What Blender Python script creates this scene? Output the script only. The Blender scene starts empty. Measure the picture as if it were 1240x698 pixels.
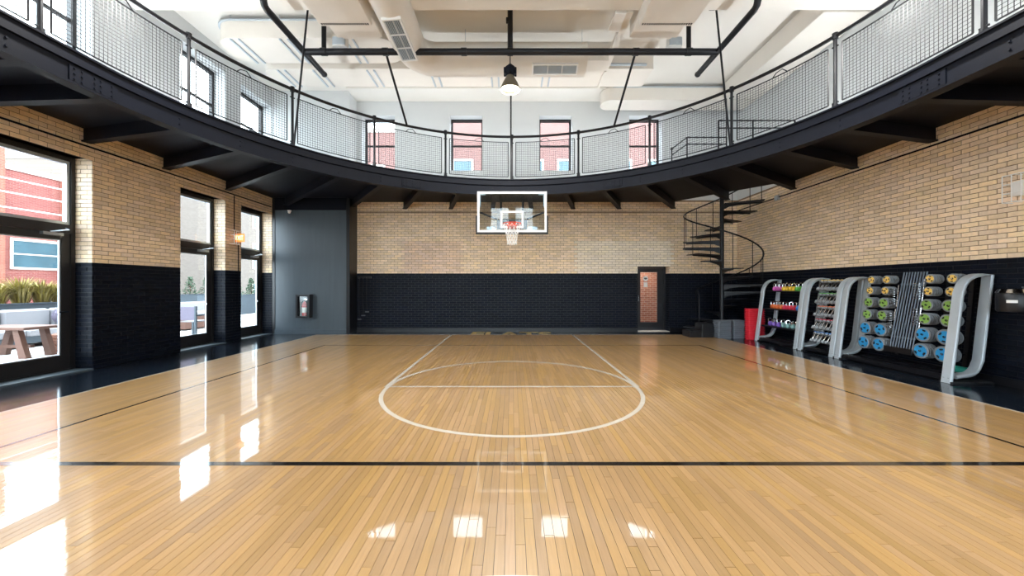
import bpy, math, random
ORD = ('first', 'second', 'third', 'fourth', 'fifth', 'sixth', 'seventh', 'eighth', 'ninth', 'tenth', 'eleventh', 'twelfth', 'thirteenth', 'fourteenth', 'fifteenth')
from mathutils import Vector, Matrix
random.seed(7)
PI = math.pi
S = bpy.context.scene
C = S.collection

# ------------------------------------------------------------------ camera
F, HC = 450.0, 1.46                      # focal length in pixels of a 1240 wide frame, eye height
cam = bpy.data.cameras.new('camera'); cam.sensor_width = 36; cam.lens = 36 * F / 1240
cam.shift_y = -2 / 1240; cam.clip_start = .05; cam.clip_end = 300
co = bpy.data.objects.new('camera', cam); C.objects.link(co)
co.location = (0, 0, HC); co.rotation_euler = (PI / 2, 0, 0); S.camera = co
# ------------------------------------------------------------------ world, exposure
W = bpy.data.worlds.new('sky'); S.world = W; W.use_nodes = True
W.node_tree.nodes['Background'].inputs[0].default_value = (.80, .91, 1, 1)
W.node_tree.nodes['Background'].inputs[1].default_value = 2.6
S.view_settings.view_transform = 'Standard'; S.view_settings.look = 'None'
S.view_settings.gamma = 1; S.view_settings.use_curve_mapping = False
S.view_settings.exposure = 2.35
S.cycles.use_denoising = True; S.cycles.max_bounces = 10; S.cycles.diffuse_bounces = 6
S.cycles.glossy_bounces = 5; S.cycles.transmission_bounces = 8; S.cycles.transparent_max_bounces = 24
S.cycles.caustics_reflective = False; S.cycles.caustics_refractive = False
S.cycles.sample_clamp_indirect = 8
LAMP_POWER = 34
FILL_POWER = 18                              # base watts of the added fill lights on the balcony

# ------------------------------------------------------------------ materials
def rgb(r, g, b):
    f = lambda c: (c / 255 / 12.92) if c / 255 <= .04045 else ((c / 255 + .055) / 1.055) ** 2.4
    return (f(r), f(g), f(b), 1)
def mat(name, col, rough=.5, metal=0, var=.06, scale=6, bump=0, bscale=60, coat=0, stretch=None, rnd=None, rvar=.3, drift=1, emit=0, spec=.5, crough=.05):
    m = bpy.data.materials.new(name); m.use_nodes = True
    nt = m.node_tree; N = nt.nodes; L = nt.links; b = N['Principled BSDF']
    b.inputs['Roughness'].default_value = rough; b.inputs['Metallic'].default_value = metal
    b.inputs['Specular IOR Level'].default_value = spec
    if coat:
        b.inputs['Coat Weight'].default_value = coat; b.inputs['Coat Roughness'].default_value = crough
    g = N.new('ShaderNodeNewGeometry'); mp = N.new('ShaderNodeMapping')
    L.new(g.outputs['Position'], mp.inputs[0])
    if stretch: mp.inputs['Scale'].default_value = stretch
    n = N.new('ShaderNodeTexNoise'); n.inputs['Scale'].default_value = scale; n.inputs['Detail'].default_value = 5
    L.new(mp.outputs[0], n.inputs['Vector'])
    mr = N.new('ShaderNodeMapRange'); mr.inputs[1].default_value = .25; mr.inputs[2].default_value = .75
    mr.inputs[3].default_value = 1 - var; mr.inputs[4].default_value = 1 + var
    L.new(n.outputs[0], mr.inputs[0])
    val = mr.outputs[0]
    hs = N.new('ShaderNodeHueSaturation'); hs.inputs['Color'].default_value = col
    if rnd:
        src = g.outputs['Random Per Island'] if rnd == 'island' else N.new('ShaderNodeObjectInfo').outputs['Random']
        m2 = N.new('ShaderNodeMapRange'); m2.inputs[3].default_value = 1 - rvar; m2.inputs[4].default_value = 1 + rvar * .75
        L.new(src, m2.inputs[0])
        mu = N.new('ShaderNodeMath'); mu.operation = 'MULTIPLY'; L.new(val, mu.inputs[0]); L.new(m2.outputs[0], mu.inputs[1]); val = mu.outputs[0]
        # hue and saturation drift with a second hash
        h2 = N.new('ShaderNodeMath'); h2.operation = 'MULTIPLY'; h2.inputs[1].default_value = 17.31; L.new(src, h2.inputs[0])
        fr = N.new('ShaderNodeMath'); fr.operation = 'FRACT'; L.new(h2.outputs[0], fr.inputs[0])
        m3 = N.new('ShaderNodeMapRange'); m3.inputs[3].default_value = 1 - .15 * drift; m3.inputs[4].default_value = 1 + .13 * drift; L.new(fr.outputs[0], m3.inputs[0])
        L.new(m3.outputs[0], hs.inputs['Saturation'])
        m4 = N.new('ShaderNodeMapRange'); m4.inputs[3].default_value = .5 - .009 * drift; m4.inputs[4].default_value = .5 + .006 * drift; L.new(fr.outputs[0], m4.inputs[0])
        L.new(m4.outputs[0], hs.inputs['Hue'])
    L.new(val, hs.inputs['Value'])
    L.new(hs.outputs[0], b.inputs['Base Color'])
    if bump:
        n2 = N.new('ShaderNodeTexNoise'); n2.inputs['Scale'].default_value = bscale; L.new(mp.outputs[0], n2.inputs['Vector'])
        bp = N.new('ShaderNodeBump'); bp.inputs['Strength'].default_value = bump; bp.inputs['Distance'].default_value = .01
        L.new(n2.outputs[0], bp.inputs['Height']); L.new(bp.outputs[0], b.inputs['Normal'])
    if emit:
        b.inputs['Emission Color'].default_value = col; b.inputs['Emission Strength'].default_value = emit
    return m
def board_mat(name, rnd):
    m = mat(name, rgb(178, 143, 95), .32, var=.10, scale=3.0, stretch=(26, 1.2, 1), rnd=rnd, rvar=.15, drift=.5, coat=1, crough=.035)
    # sparse darker grain streaks
    N = m.node_tree.nodes; L = m.node_tree.links; b = N['Principled BSDF']; hs = b.inputs['Base Color'].links[0].from_node
    g = N.new('ShaderNodeNewGeometry'); mp = N.new('ShaderNodeMapping'); mp.inputs['Scale'].default_value = (34, 2.1, 1); L.new(g.outputs['Position'], mp.inputs[0])
    n = N.new('ShaderNodeTexNoise'); n.inputs['Scale'].default_value = 1.0; n.inputs['Detail'].default_value = 3; L.new(mp.outputs[0], n.inputs['Vector'])
    r = N.new('ShaderNodeMapRange'); r.inputs[1].default_value = .66; r.inputs[2].default_value = .78; r.inputs[3].default_value = 0; r.inputs[4].default_value = .55; L.new(n.outputs[0], r.inputs[0])
    mx = N.new('ShaderNodeMix'); mx.data_type = 'RGBA'; L.new(r.outputs[0], mx.inputs[0]); L.new(hs.outputs[0], mx.inputs[6]); mx.inputs[7].default_value = rgb(118, 74, 42); L.new(mx.outputs[2], b.inputs['Base Color'])
    return m
def glass_mat(name, tint=(.96, .98, .98, 1), refl=1.0):
    m = bpy.data.materials.new(name); m.use_nodes = True
    N = m.node_tree.nodes; L = m.node_tree.links; N.clear()
    o = N.new('ShaderNodeOutputMaterial'); mx = N.new('ShaderNodeMixShader'); t = N.new('ShaderNodeBsdfTransparent'); t.inputs[0].default_value = tint
    gl = N.new('ShaderNodeBsdfGlossy'); gl.inputs['Roughness'].default_value = .01
    lw = N.new('ShaderNodeLayerWeight'); lw.inputs[0].default_value = .5
    pw = N.new('ShaderNodeMath'); pw.operation = 'POWER'; pw.inputs[1].default_value = 5; L.new(lw.outputs['Facing'], pw.inputs[0])
    fr = N.new('ShaderNodeMapRange'); fr.inputs[3].default_value = .03; fr.inputs[4].default_value = 1; L.new(pw.outputs[0], fr.inputs[0])
    L.new(fr.outputs[0], mx.inputs[0]); L.new(t.outputs[0], mx.inputs[1]); L.new(gl.outputs[0], mx.inputs[2]); L.new(mx.outputs[0], o.inputs[0])
    return m
def brick_tex_mat(name, c1, c2, mortar, plane, scale=1.0, bw=.22, bh=.076, rough=.8):
    """far masonry, too small to build brick by brick"""
    m = bpy.data.materials.new(name); m.use_nodes = True
    N = m.node_tree.nodes; L = m.node_tree.links; b = N['Principled BSDF']; b.inputs['Roughness'].default_value = rough
    g = N.new('ShaderNodeNewGeometry'); s = N.new('ShaderNodeSeparateXYZ'); c = N.new('ShaderNodeCombineXYZ')
    L.new(g.outputs['Position'], s.inputs[0]); L.new(s.outputs[0 if plane == 'x' else 1], c.inputs[0]); L.new(s.outputs[2], c.inputs[1])
    t = N.new('ShaderNodeTexBrick'); L.new(c.outputs[0], t.inputs['Vector'])
    t.inputs['Color1'].default_value = c1; t.inputs['Color2'].default_value = c2; t.inputs['Mortar'].default_value = mortar
    t.inputs['Scale'].default_value = scale; t.inputs['Brick Width'].default_value = bw; t.inputs['Row Height'].default_value = bh; t.inputs['Mortar Size'].default_value = .008
    L.new(t.outputs[0], b.inputs['Base Color'])
    return m

M = {}
M['wood'] = board_mat('maple_board', 'obj'); M['wood_j'] = board_mat('maple_boards', 'island')
TAN = rgb(240, 216, 184)
M['brick'] = mat('tan_brick', TAN, .62, var=.10, scale=18, rnd='obj', rvar=.13, bump=.25, bscale=90)
M['brick_j'] = mat('tan_bricks', TAN, .62, var=.10, scale=18, rnd='island', rvar=.13, bump=.25, bscale=90)
M['infill_pink'] = mat('rosy_bricks', rgb(232, 204, 178), .65, var=.1, scale=18, rnd='island', rvar=.13, bump=.25, bscale=90)
M['infill_pale'] = mat('pale_bricks', rgb(244, 230, 208), .65, var=.08, scale=18, rnd='island', rvar=.09, bump=.25, bscale=90)
M['bbrick'] = mat('black_painted_brick', rgb(15, 20, 31), .45, spec=.1, var=.15, scale=14, rnd='obj', rvar=.2, bump=.35, bscale=55)
M['bbrick_j'] = mat('black_painted_bricks', rgb(15, 20, 31), .45, spec=.1, var=.15, scale=14, rnd='island', rvar=.2, bump=.35, bscale=55)
M['mortar'] = mat('brown_mortar', rgb(134, 110, 88), .9, var=.15, scale=20)
M['bmortar'] = mat('black_painted_mortar', rgb(9, 11, 16), .5, var=.15, scale=20)
M['plaster'] = mat('white_plaster', rgb(208, 211, 212), .75, var=.02, scale=2, bump=.05, bscale=40)
M['ceiling'] = mat('ceiling_paint', rgb(232, 229, 223), .8, var=.015, scale=1.5)
M['duct'] = mat('duct_paint', rgb(229, 224, 216), .5, var=.02, scale=3)
M['steel'] = mat('navy_black_paint', rgb(12, 16, 27), .5, spec=.16, var=.12, scale=7, bump=.06, bscale=40)
M['deckunder'] = mat('dark_beadboard_paint', rgb(12, 15, 26), .55, spec=.15, var=.15, scale=5, bump=.1, bscale=30)
M['pipe'] = mat('black_pipe_paint', rgb(19, 21, 27), .42, spec=.35, var=.1, scale=8)
M['shaft'] = mat('slate_panel_paint', rgb(66, 76, 84), .42, var=.08, scale=2.2, stretch=(5, 5, .5))
M['black'] = mat('black_paint', rgb(18, 19, 24), .35, var=.1)
M['blackfloor'] = mat('glossy_black_floor', rgb(20, 27, 36), .12, var=.25, scale=4, bump=.02, bscale=15)
M['white_line'] = mat('white_line_paint', rgb(214, 208, 196), .25, var=.04, scale=10, coat=1)
M['black_line'] = mat('black_line_paint', rgb(16, 15, 15), .25, var=.1, scale=10, coat=1)
M['gold'] = mat('gold_floor_paint', rgb(176, 152, 84), .35, var=.12, scale=10)
M['white'] = mat('white_paint', rgb(238, 238, 236), .4, var=.02)
M['frame'] = mat('dark_bronze_frame', rgb(30, 29, 31), .4, var=.1)
M['alu'] = mat('satin_aluminium', rgb(190, 198, 206), .32, metal=.85, var=.05)
M['chrome'] = mat('chrome', rgb(225, 228, 232), .12, metal=1, var=.03)
M['rackgrey'] = mat('silver_grey_powder', rgb(184, 195, 204), .35, metal=.15, var=.05)
M['bar'] = mat('dark_steel_bar', rgb(104, 114, 126), .35, metal=.6, var=.05)
M['platerub'] = mat('plate_grey_rubber', rgb(128, 136, 144), .45, var=.08)
M['dbgrey'] = mat('dumbbell_grey', rgb(150, 158, 166), .45, metal=.2, var=.05)
M['rubber'] = mat('black_rubber', rgb(26, 28, 32), .6, var=.1)
M['greyrub'] = mat('grey_rubber', rgb(92, 98, 104), .5, var=.08)
M['glass'] = glass_mat('clear_glass'); M['boardglass'] = glass_mat('backboard_glass', (.9, .93, .93, 1))
M['rim'] = mat('orange_rim', rgb(214, 66, 38), .4, var=.05)
M['net'] = mat('white_cord', rgb(236, 236, 234), .8, var=.05)
M['shade'] = mat('grey_bronze_shade', rgb(120, 112, 96), .4, metal=.4, var=.05)
M['bulb'] = mat('lit_lamp_glass', (1, .88, .66, 1), .4, var=.01, emit=4)
M['red'] = mat('red_enamel', rgb(200, 30, 34), .35, var=.04)
M['redplastic'] = mat('red_plastic', rgb(226, 44, 62), .45, var=.06)
M['greyplastic'] = mat('grey_plastic', rgb(104, 112, 122), .5, var=.06)
M['exit'] = mat('amber_exit_panel', rgb(226, 130, 50), .4, var=.03, emit=.25)
M['exitletter'] = mat('cream_letters', rgb(255, 236, 190), .4, var=.02, emit=.6)
for k, c in dict(pink=(208, 92, 176), yellow=(244, 200, 56), green=(92, 178, 74), orange=(240, 120, 62), crimson=(222, 44, 78), blue=(38, 120, 204),
                 purple=(138, 104, 208), teal=(140, 188, 190), pyellow=(238, 200, 104), pgreen=(134, 178, 86), pblue=(40, 150, 214), aqua=(52, 176, 160)).items():
    M[k] = mat(k + '_vinyl', rgb(*c), .42, var=.05)
# outdoors
M['terrace'] = mat('pale_terrace_paving', rgb(186, 185, 184), .8, var=.06, scale=3)
M['redbrick'] = brick_tex_mat('red_brick_facade', rgb(124, 62, 56), rgb(110, 50, 46), rgb(135, 96, 88), 'y')
M['redbrick2'] = brick_tex_mat('orange_brick_facade', rgb(140, 78, 60), rgb(128, 66, 52), rgb(140, 104, 90), 'y')
M['palebrick'] = brick_tex_mat('pale_brick_facade', rgb(104, 94, 86), rgb(92, 82, 75), rgb(108, 102, 95), 'y')
M['pinkbrick'] = brick_tex_mat('pink_brick_facade', rgb(110, 76, 70), rgb(99, 65, 61), rgb(114, 90, 85), 'x')
M['corrbrick'] = brick_tex_mat('corridor_brick', rgb(160, 96, 74), rgb(136, 78, 60), rgb(180, 156, 140), 'x')
M['farglass'] = mat('blue_window_glass', rgb(60, 86, 96), .12, var=.2, scale=2)
M['stone'] = mat('pale_stone_trim', rgb(200, 190, 182), .8)
M['planter'] = mat('slate_planter', rgb(66, 77, 85), .6, var=.08)
M['cushion'] = mat('white_cushion', rgb(150, 150, 154), .85, var=.03)
M['lilac'] = mat('lilac_cushion', rgb(104, 98, 114), .85, var=.05)
M['teak'] = mat('teak_wood', rgb(92, 62, 50), .6, var=.2, scale=4, stretch=(2, 20, 20))
M['wicker'] = mat('brown_wicker', rgb(112, 66, 44), .7, var=.3, scale=40)
M['grass'] = mat('yellow_green_blades', rgb(140, 128, 66), .7, var=.3, scale=5, rnd='island', rvar=.3)
M['leaf'] = mat('green_leaves', rgb(58, 80, 58), .7, var=.3, scale=5, rnd='island', rvar=.3)

# ------------------------------------------------------------------ mesh helpers
class MB:
    def __init__(s): s.v = []; s.f = []
    def add(s, vs, fs):
        o = len(s.v); s.v += [tuple(p) for p in vs]; s.f += [tuple(i + o for i in f) for f in fs]; return s
    def box(s, x0, x1, y0, y1, z0, z1):
        return s.add([(x0, y0, z0), (x1, y0, z0), (x1, y1, z0), (x0, y1, z0), (x0, y0, z1), (x1, y0, z1), (x1, y1, z1), (x0, y1, z1)],
                     [(0, 3, 2, 1), (4, 5, 6, 7), (0, 1, 5, 4), (1, 2, 6, 5), (2, 3, 7, 6), (3, 0, 4, 7)])
    def bbox(s, x0, x1, y0, y1, z0, z1, b=.01):
        """box with chamfered vertical and top edges"""
        p = lambda d: [(x0 + d + b, y0 + d), (x1 - d - b, y0 + d), (x1 - d, y0 + d + b), (x1 - d, y1 - d - b), (x1 - d - b, y1 - d), (x0 + d + b, y1 - d), (x0 + d, y1 - d - b), (x0 + d, y0 + d + b)]
        vs = []
        for z, d in ((z0, b * .5), (z0 + b * .5, 0), (z1 - b, 0), (z1, b)): vs += [(q[0], q[1], z) for q in p(d)]
        fs = [tuple(range(7, -1, -1)), tuple(range(24, 32))]
        for r in range(3):
            for i in range(8): j = (i + 1) % 8; fs.append((r * 8 + i, r * 8 + j, r * 8 + 8 + j, r * 8 + 8 + i))
        return s.add(vs, fs)
    def tube(s, pts, r, n=8, closed=False, flat=None):
        pts = [Vector(p) for p in pts]; m = len(pts); vs = []; up = None
        for i, p in enumerate(pts):
            a = pts[(i - 1) % m] if (closed or i > 0) else p; b = pts[(i + 1) % m] if (closed or i < m - 1) else p
            t = (b - a).normalized()
            if up is None:
                up = Vector((0, 0, 1)) if abs(t.z) < .9 else Vector((1, 0, 0))
            u = t.cross(up).normalized(); up = u.cross(t).normalized()
            rr = r[i] if isinstance(r, (list, tuple)) else r
            for k in range(n):
                a_ = 2 * PI * (k + .5) / n
                vs.append(p + u * math.cos(a_) * rr + up * math.sin(a_) * rr * (flat or 1))
        fs = []
        for i in range(m if closed else m - 1):
            j = (i + 1) % m
            for k in range(n): l = (k + 1) % n; fs.append((i * n + k, i * n + l, j * n + l, j * n + k))
        if not closed: fs += [tuple(range(n - 1, -1, -1)), tuple((m - 1) * n + k for k in range(n))]
        return s.add(vs, fs)
    def lathe(s, prof, n=24, o=(0, 0, 0), axis='z', caps=True):
        vs = []
        for r, z in prof:
            for k in range(n):
                a = 2 * PI * k / n; c_, s_ = r * math.cos(a), r * math.sin(a)
                p = (c_, s_, z) if axis == 'z' else ((z, c_, s_) if axis == 'x' else (s_, z, c_))
                vs.append((p[0] + o[0], p[1] + o[1], p[2] + o[2]))
        fs = []; m = len(prof)
        for i in range(m - 1):
            for k in range(n): l = (k + 1) % n; fs.append((i * n + k, i * n + l, i * n + n + l, i * n + n + k))
        if caps: fs += [tuple(range(n - 1, -1, -1)), tuple((m - 1) * n + k for k in range(n))]
        return s.add(vs, fs)
    def prism(s, poly, a, b, axis='z'):
        """closed polygon pulled from a to b along an axis"""
        n = len(poly); f = {'z': lambda p, t: (p[0], p[1], t), 'y': lambda p, t: (p[0], t, p[1]), 'x': lambda p, t: (t, p[0], p[1])}[axis]
        vs = [f(p, a) for p in poly] + [f(p, b) for p in poly]
        return s.add(vs, [tuple(range(n - 1, -1, -1)), tuple(range(n, 2 * n))] + [(i, (i + 1) % n, n + (i + 1) % n, n + i) for i in range(n)])
    def sphere(s, o, r, n=12, m=8, sc=(1, 1, 1)):
        vs = []; fs = []
        for i in range(m + 1):
            t = PI * i / m
            for k in range(n):
                a = 2 * PI * k / n
                vs.append((o[0] + r * sc[0] * math.sin(t) * math.cos(a), o[1] + r * sc[1] * math.sin(t) * math.sin(a), o[2] + r * sc[2] * math.cos(t)))
        for i in range(m):
            for k in range(n): l = (k + 1) % n; fs.append((i * n + k, i * n + n + k, i * n + n + l, i * n + l))
        return s.add(vs, fs)
    def xf(s, mtx):
        s.v = [tuple(mtx @ Vector(p)) for p in s.v]; return s
    def mesh(s, name, m, smooth=False):
        d = bpy.data.meshes.new(name); d.from_pydata(s.v, [], s.f); d.materials.append(m)
        import bmesh
        bm = bmesh.new(); bm.from_mesh(d); bmesh.ops.recalc_face_normals(bm, faces=bm.faces); bm.to_mesh(d); bm.free()
        if smooth:
            for p in d.polygons: p.use_smooth = True
            try: d.set_sharp_from_angle(angle=math.radians(38))
            except Exception: pass
        return d
def origin(o):
    v = Vector((0, 0, 0))
    while o: v = v + o.location; o = o.parent
    return v
def part(name, mb, m, parent, smooth=False, local=False, kind=None, label=None):
    """a part under a thing; world coordinates unless local"""
    if not local:
        q = origin(parent); mb.v = [(p[0] - q.x, p[1] - q.y, p[2] - q.z) for p in mb.v]
    o = bpy.data.objects.new(name, mb.mesh(name, m if not isinstance(m, str) else M[m], smooth)); C.objects.link(o); o.parent = parent
    if kind: o['kind'] = kind
    if label: o['label'] = label
    return o
def tag(o, label, cat, group=None, kind=None):
    o['label'] = label; o['category'] = cat
    if group: o['group'] = group
    if kind: o['kind'] = kind
    return o
def thing(name, label, cat, loc=(0, 0, 0), group=None, rot=(0, 0, 0)):
    o = bpy.data.objects.new(name, None); C.objects.link(o); o.location = loc; o.rotation_euler = rot; o.empty_display_size = .1
    return tag(o, label, cat, group)
def solo(name, mb, m, label, cat, group=None, smooth=False, kind=None):
    """a thing that is one mesh, origin at its base"""
    xs, ys, zs = zip(*mb.v); c = ((min(xs) + max(xs)) / 2, (min(ys) + max(ys)) / 2, min(zs))
    mb.v = [(p[0] - c[0], p[1] - c[1], p[2] - c[2]) for p in mb.v]
    o = bpy.data.objects.new(name, mb.mesh(name, M[m], smooth)); C.objects.link(o); o.location = c
    return tag(o, label, cat, group, kind)
def struct(name, mb, m, label, smooth=False, cat=None):
    o = bpy.data.objects.new(name, mb.mesh(name, M[m], smooth)); C.objects.link(o); o['kind'] = 'structure'; o['label'] = label
    o['category'] = cat or name.split('_')[0]
    return o
def dup(root, loc=None, rot=None, label=None, group=None):
    r = root.copy(); C.objects.link(r)
    if loc is not None: r.location = loc
    if rot is not None: r.rotation_euler = rot
    if label: r['label'] = label
    if group: r['group'] = group
    for ch in list(root.children):
        c = ch.copy(); C.objects.link(c); c.parent = r
        for g in ch.children:
            d = g.copy(); C.objects.link(d); d.parent = c
    return r
def proj(p):
    return (620 + F * p[0] / p[1], 347 - F * (p[2] - HC) / p[1]) if p[1] > .1 else None
def text_mb(body, size, w=None, h=None, bold=0):
    """letters as a flat mesh from the built-in font, lower left corner at 0,0"""
    cu = bpy.data.curves.new('t', 'FONT'); cu.body = body; cu.size = size; cu.offset = bold
    ob = bpy.data.objects.new('t', cu); C.objects.link(ob)
    me = ob.to_mesh(); mb = MB()
    vs = [tuple(v.co) for v in me.vertices]; fs = [tuple(p.vertices) for p in me.polygons]
    bpy.data.objects.remove(ob)
    xs = [v[0] for v in vs]; ys = [v[1] for v in vs]; x0, y0 = min(xs), min(ys)
    sx = w / (max(xs) - x0) if w else 1; sy = h / (max(ys) - y0) if h else 1
    return mb.add([((v[0] - x0) * sx, (v[1] - y0) * sy, 0) for v in vs], fs)

# ------------------------------------------------------------------ dimensions
XL, XR, YB, YF = -7.42, 7.31, 12.05, -5.93      # left, right, far and rear wall faces
ZC, ZD = 7.52, 4.19                             # ceiling, underside of the balcony
TH = .39                                        # wall thickness = depth of the reveals
PAINT = 1.88
WX0, WX1, WY0, WY1 = -5.93, 5.91, YF + 1, 11.24 # the maple court
LOW = [(10.17, 11.48), (8.31, 9.62), (5.26, 6.57), (3.40, 4.71), (.35, 1.66), (-1.51, -.20)]   # openings of the left wall
UPB = [(-4.87, -3.80), (-2.02, -.96), (.89, 1.955), (3.80, 4.87)]                              # upper windows of the far wall
ZL1 = 3.715; ZU0, ZU1 = 5.22, 7.0
DOORX = (4.07, 5.11); DOORZ = 2.13

# ------------------------------------------------------------------ walls
def cells(a0, a1, z0, z1, opens):
    """rectangles left of a wall after cutting openings (a0,a1,z0,z1)"""
    A = sorted({a0, a1, *[v for o in opens for v in o[:2] if a0 < v < a1]}); Z = sorted({z0, z1, *[v for o in opens for v in o[2:] if z0 < v < z1]})
    out = []
    for i in range(len(A) - 1):
        run = None
        for j in range(len(Z) - 1):
            ca, cz = (A[i] + A[i + 1]) / 2, (Z[j] + Z[j + 1]) / 2
            hole = any(o[0] < ca < o[1] and o[2] < cz < o[3] for o in opens)
            if hole:
                if run: out.append(run); run = None
            else:
                run = (A[i], A[i + 1], run[2] if run else Z[j], Z[j + 1])
        if run: out.append(run)
    return out
left_open = [(a, b, 0, ZL1) for a, b in LOW] + [(a, b, ZU0, ZU1) for a, b in LOW]
def wall_parts(name, a0, a1, opens, boxf, label):
    w = MB()
    for c in cells(a0, a1, 0, PAINT, opens): boxf(w, c)
    o = struct(name, w, 'bmortar', label)
    w = MB()
    for c in cells(a0, a1, PAINT, 4.25, opens): boxf(w, c)
    part('mortar_bed', w, 'mortar', o)
    w = MB()
    for c in cells(a0, a1, 4.25, ZC + .3, opens): boxf(w, c)
    part('upper_plaster', w, 'plaster', o)
    return o
wall_left = wall_parts('wall_left', YF, YB, left_open, lambda w, c: w.box(XL - TH, XL, c[0], c[1], c[2], c[3]), 'brick wall with glazed doors, black below, tan above, white plaster on top')
wall_right = wall_parts('wall_right', YF, YB, [], lambda w, c: w.box(XR, XR + TH, c[0], c[1], c[2], c[3]), 'windowless brick wall behind the weight racks, black below and tan above')
back_open = [(a, b, ZU0, ZU1) for a, b in UPB] + [(DOORX[0], DOORX[1], 0, DOORZ)]
wall_back = wall_parts('wall_back', XL - TH, XR + TH, back_open, lambda w, c: w.box(c[0], c[1], YB, YB + TH, c[2], c[3]), 'far brick wall behind the basketball hoop, black below and tan above')
REAR = [(-6.3, -4.99), (-4.4, -3.09), (-1.5, -.19), (.19, 1.5), (3.09, 4.4), (4.99, 6.3)]  # unseen openings behind the camera, added to bring in more daylight
front_open = [(a, b, ZU0, ZU1) for a, b in REAR] + [(a, b, 0, ZL1) for a, b in REAR]
wall_front = wall_parts('wall_front', XL - TH, XR + TH, front_open, lambda w, c: w.box(c[0], c[1], YF - TH, YF, c[2], c[3]), 'brick wall opposite the hoop with added window openings')

# bricks: real geometry, running bond; the largest 300 in view of each wall are single objects
PU, PV, JT, DEP = .224, .0752, .009, .007
def unit_brick(m):
    b = MB(); c = .03; d = .1
    b.add([(0, 0, 0), (1, 0, 0), (1, 0, 1), (0, 0, 1), (0, .6, 0), (1, .6, 0), (1, .6, 1), (0, .6, 1), (.012, 1, .04), (.988, 1, .04), (.988, 1, .96), (.012, 1, .96)],
          [(8, 11, 10, 9), (0, 1, 5, 4), (1, 2, 6, 5), (2, 3, 7, 6), (3, 0, 4, 7), (4, 5, 9, 8), (5, 6, 10, 9), (6, 7, 11, 10), (7, 4, 8, 11)])
    return b.mesh('brick', M[m])
UB = {'brick': unit_brick('brick'), 'bbrick': unit_brick('bbrick')}
UV_, UF_ = [tuple(v.co) for v in UB['brick'].vertices], [tuple(p.vertices) for p in UB['brick'].polygons]
def lay(a0, a1, z0, z1, opens):
    out = []; j = 0
    while True:
        zz0 = j * PV; zz1 = zz0 + PV - JT
        if zz0 >= z1 - .02: break
        if zz0 >= z0 - .001:
            cz = (zz0 + zz1) / 2
            iv = [(a0, a1)]
            for o in opens:
                if o[2] < cz < o[3]:
                    iv = [q for p in iv for q in ((p[0], min(p[1], o[0])), (max(p[0], o[1]), p[1])) if q[1] - q[0] > .02]
            for p in iv:
                k = math.floor((p[0] - (j % 2) * PU / 2) / PU)
                while True:
                    b0 = k * PU + (j % 2) * PU / 2; b1 = b0 + PU - JT
                    if b0 >= p[1]: break
                    c0, c1 = max(b0, p[0]), min(b1, p[1])
                    if c1 - c0 > .02: out.append((c0, c1, zz0, min(zz1, z1)))
                    k += 1
        j += 1
    return out
def brickwork(wall, pieces, o, u, n, single=300, special=None, name='brick_courses'):
    """pieces: (u0,u1,z0,z1) on the plane through o with direction u and room side n"""
    o, u, n = Vector(o), Vector(u), Vector(n); up = Vector((0, 0, 1))
    sc = []
    for i, p in enumerate(pieces):
        q = [proj(o + u * a + up * z) for a in p[:2] for z in p[2:]]
        if any(r is None for r in q): continue
        xs = [r[0] for r in q]; ys = [r[1] for r in q]
        if max(xs) < 0 or min(xs) > 1240 or max(ys) < 0 or min(ys) > 698: continue
        if max(xs) - min(xs) >= 9: sc.append(((max(xs) - min(xs)) * (max(ys) - min(ys)), i))
    pick = {i for _, i in sorted(sc, reverse=True)[:single]}
    R = Matrix((u, n, up)).transposed().to_4x4()
    if R.determinant() < 0: flip = True
    else: flip = False
    joined = {}
    for i, p in enumerate(pieces):
        black = (p[2] + p[3]) / 2 < PAINT
        key = 'bbrick' if black else 'brick'
        if special and not black:
            s_ = special(p)
            if s_: key = s_
        dd = DEP * random.uniform(.75, 1.2)
        if i in pick and key in UB:
            ob = bpy.data.objects.new('brick', UB[key]); C.objects.link(ob); ob.parent = wall
            if flip:
                loc = o + u * p[1] + up * p[2]; uu = -u
            else:
                loc = o + u * p[0] + up * p[2]; uu = u
            ob.matrix_local = Matrix.Translation(loc) @ Matrix((uu, n, up)).transposed().to_4x4() @ Matrix.Diagonal((p[1] - p[0], dd, p[3] - p[2], 1))
        else:
            mb = joined.setdefault(key, MB()); L_, H_ = p[1] - p[0], p[3] - p[2]
            mb.add([o + u * (p[0] + v[0] * L_) + n * (v[1] * dd) + up * (p[2] + v[2] * H_) for v in UV_], UF_)
    for key, mb in joined.items():
        nm = {'bbrick': 'black_' + name, 'brick': 'tan_' + name}.get(key, key + '_bricks')
        part(nm, mb, {'bbrick': 'bbrick_j', 'brick': 'brick_j'}.get(key, key), wall, kind='stuff')
brickwork(wall_right, lay(YF, YB, 0, 4.2, []), (XR, 0, 0), (0, 1, 0), (-1, 0, 0))
brickwork(wall_left, lay(YF, YB, 0, 4.2, left_open), (XL, 0, 0), (0, 1, 0), (1, 0, 0))
def patch(p):
    x, z = (p[0] + p[1]) / 2, (p[2] + p[3]) / 2
    if -3.56 < x < -1.66 and z < 2.9: return 'infill_pink'
    if 2.06 < x < 5.15 and z < 2.9: return 'infill_pale'
brickwork(wall_back, lay(-5.03, XR, 0, 4.2, back_open), (0, YB, 0), (1, 0, 0), (0, -1, 0), single=0, special=patch)
brickwork(wall_front, lay(XL, XR, 0, 4.2, front_open), (0, YF, 0), (1, 0, 0), (0, 1, 0), single=0, name='courses_opposite')
# reveals of the lower left openings (both jambs)
for a, b in LOW:
    for y, nn in ((a, 1), (b, -1)):
        brickwork(wall_left, lay(XL - TH, XL, 0, ZL1, []), (0, y, 0), (1, 0, 0), (0, nn, 0), single=0, name='reveal_courses')
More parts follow.
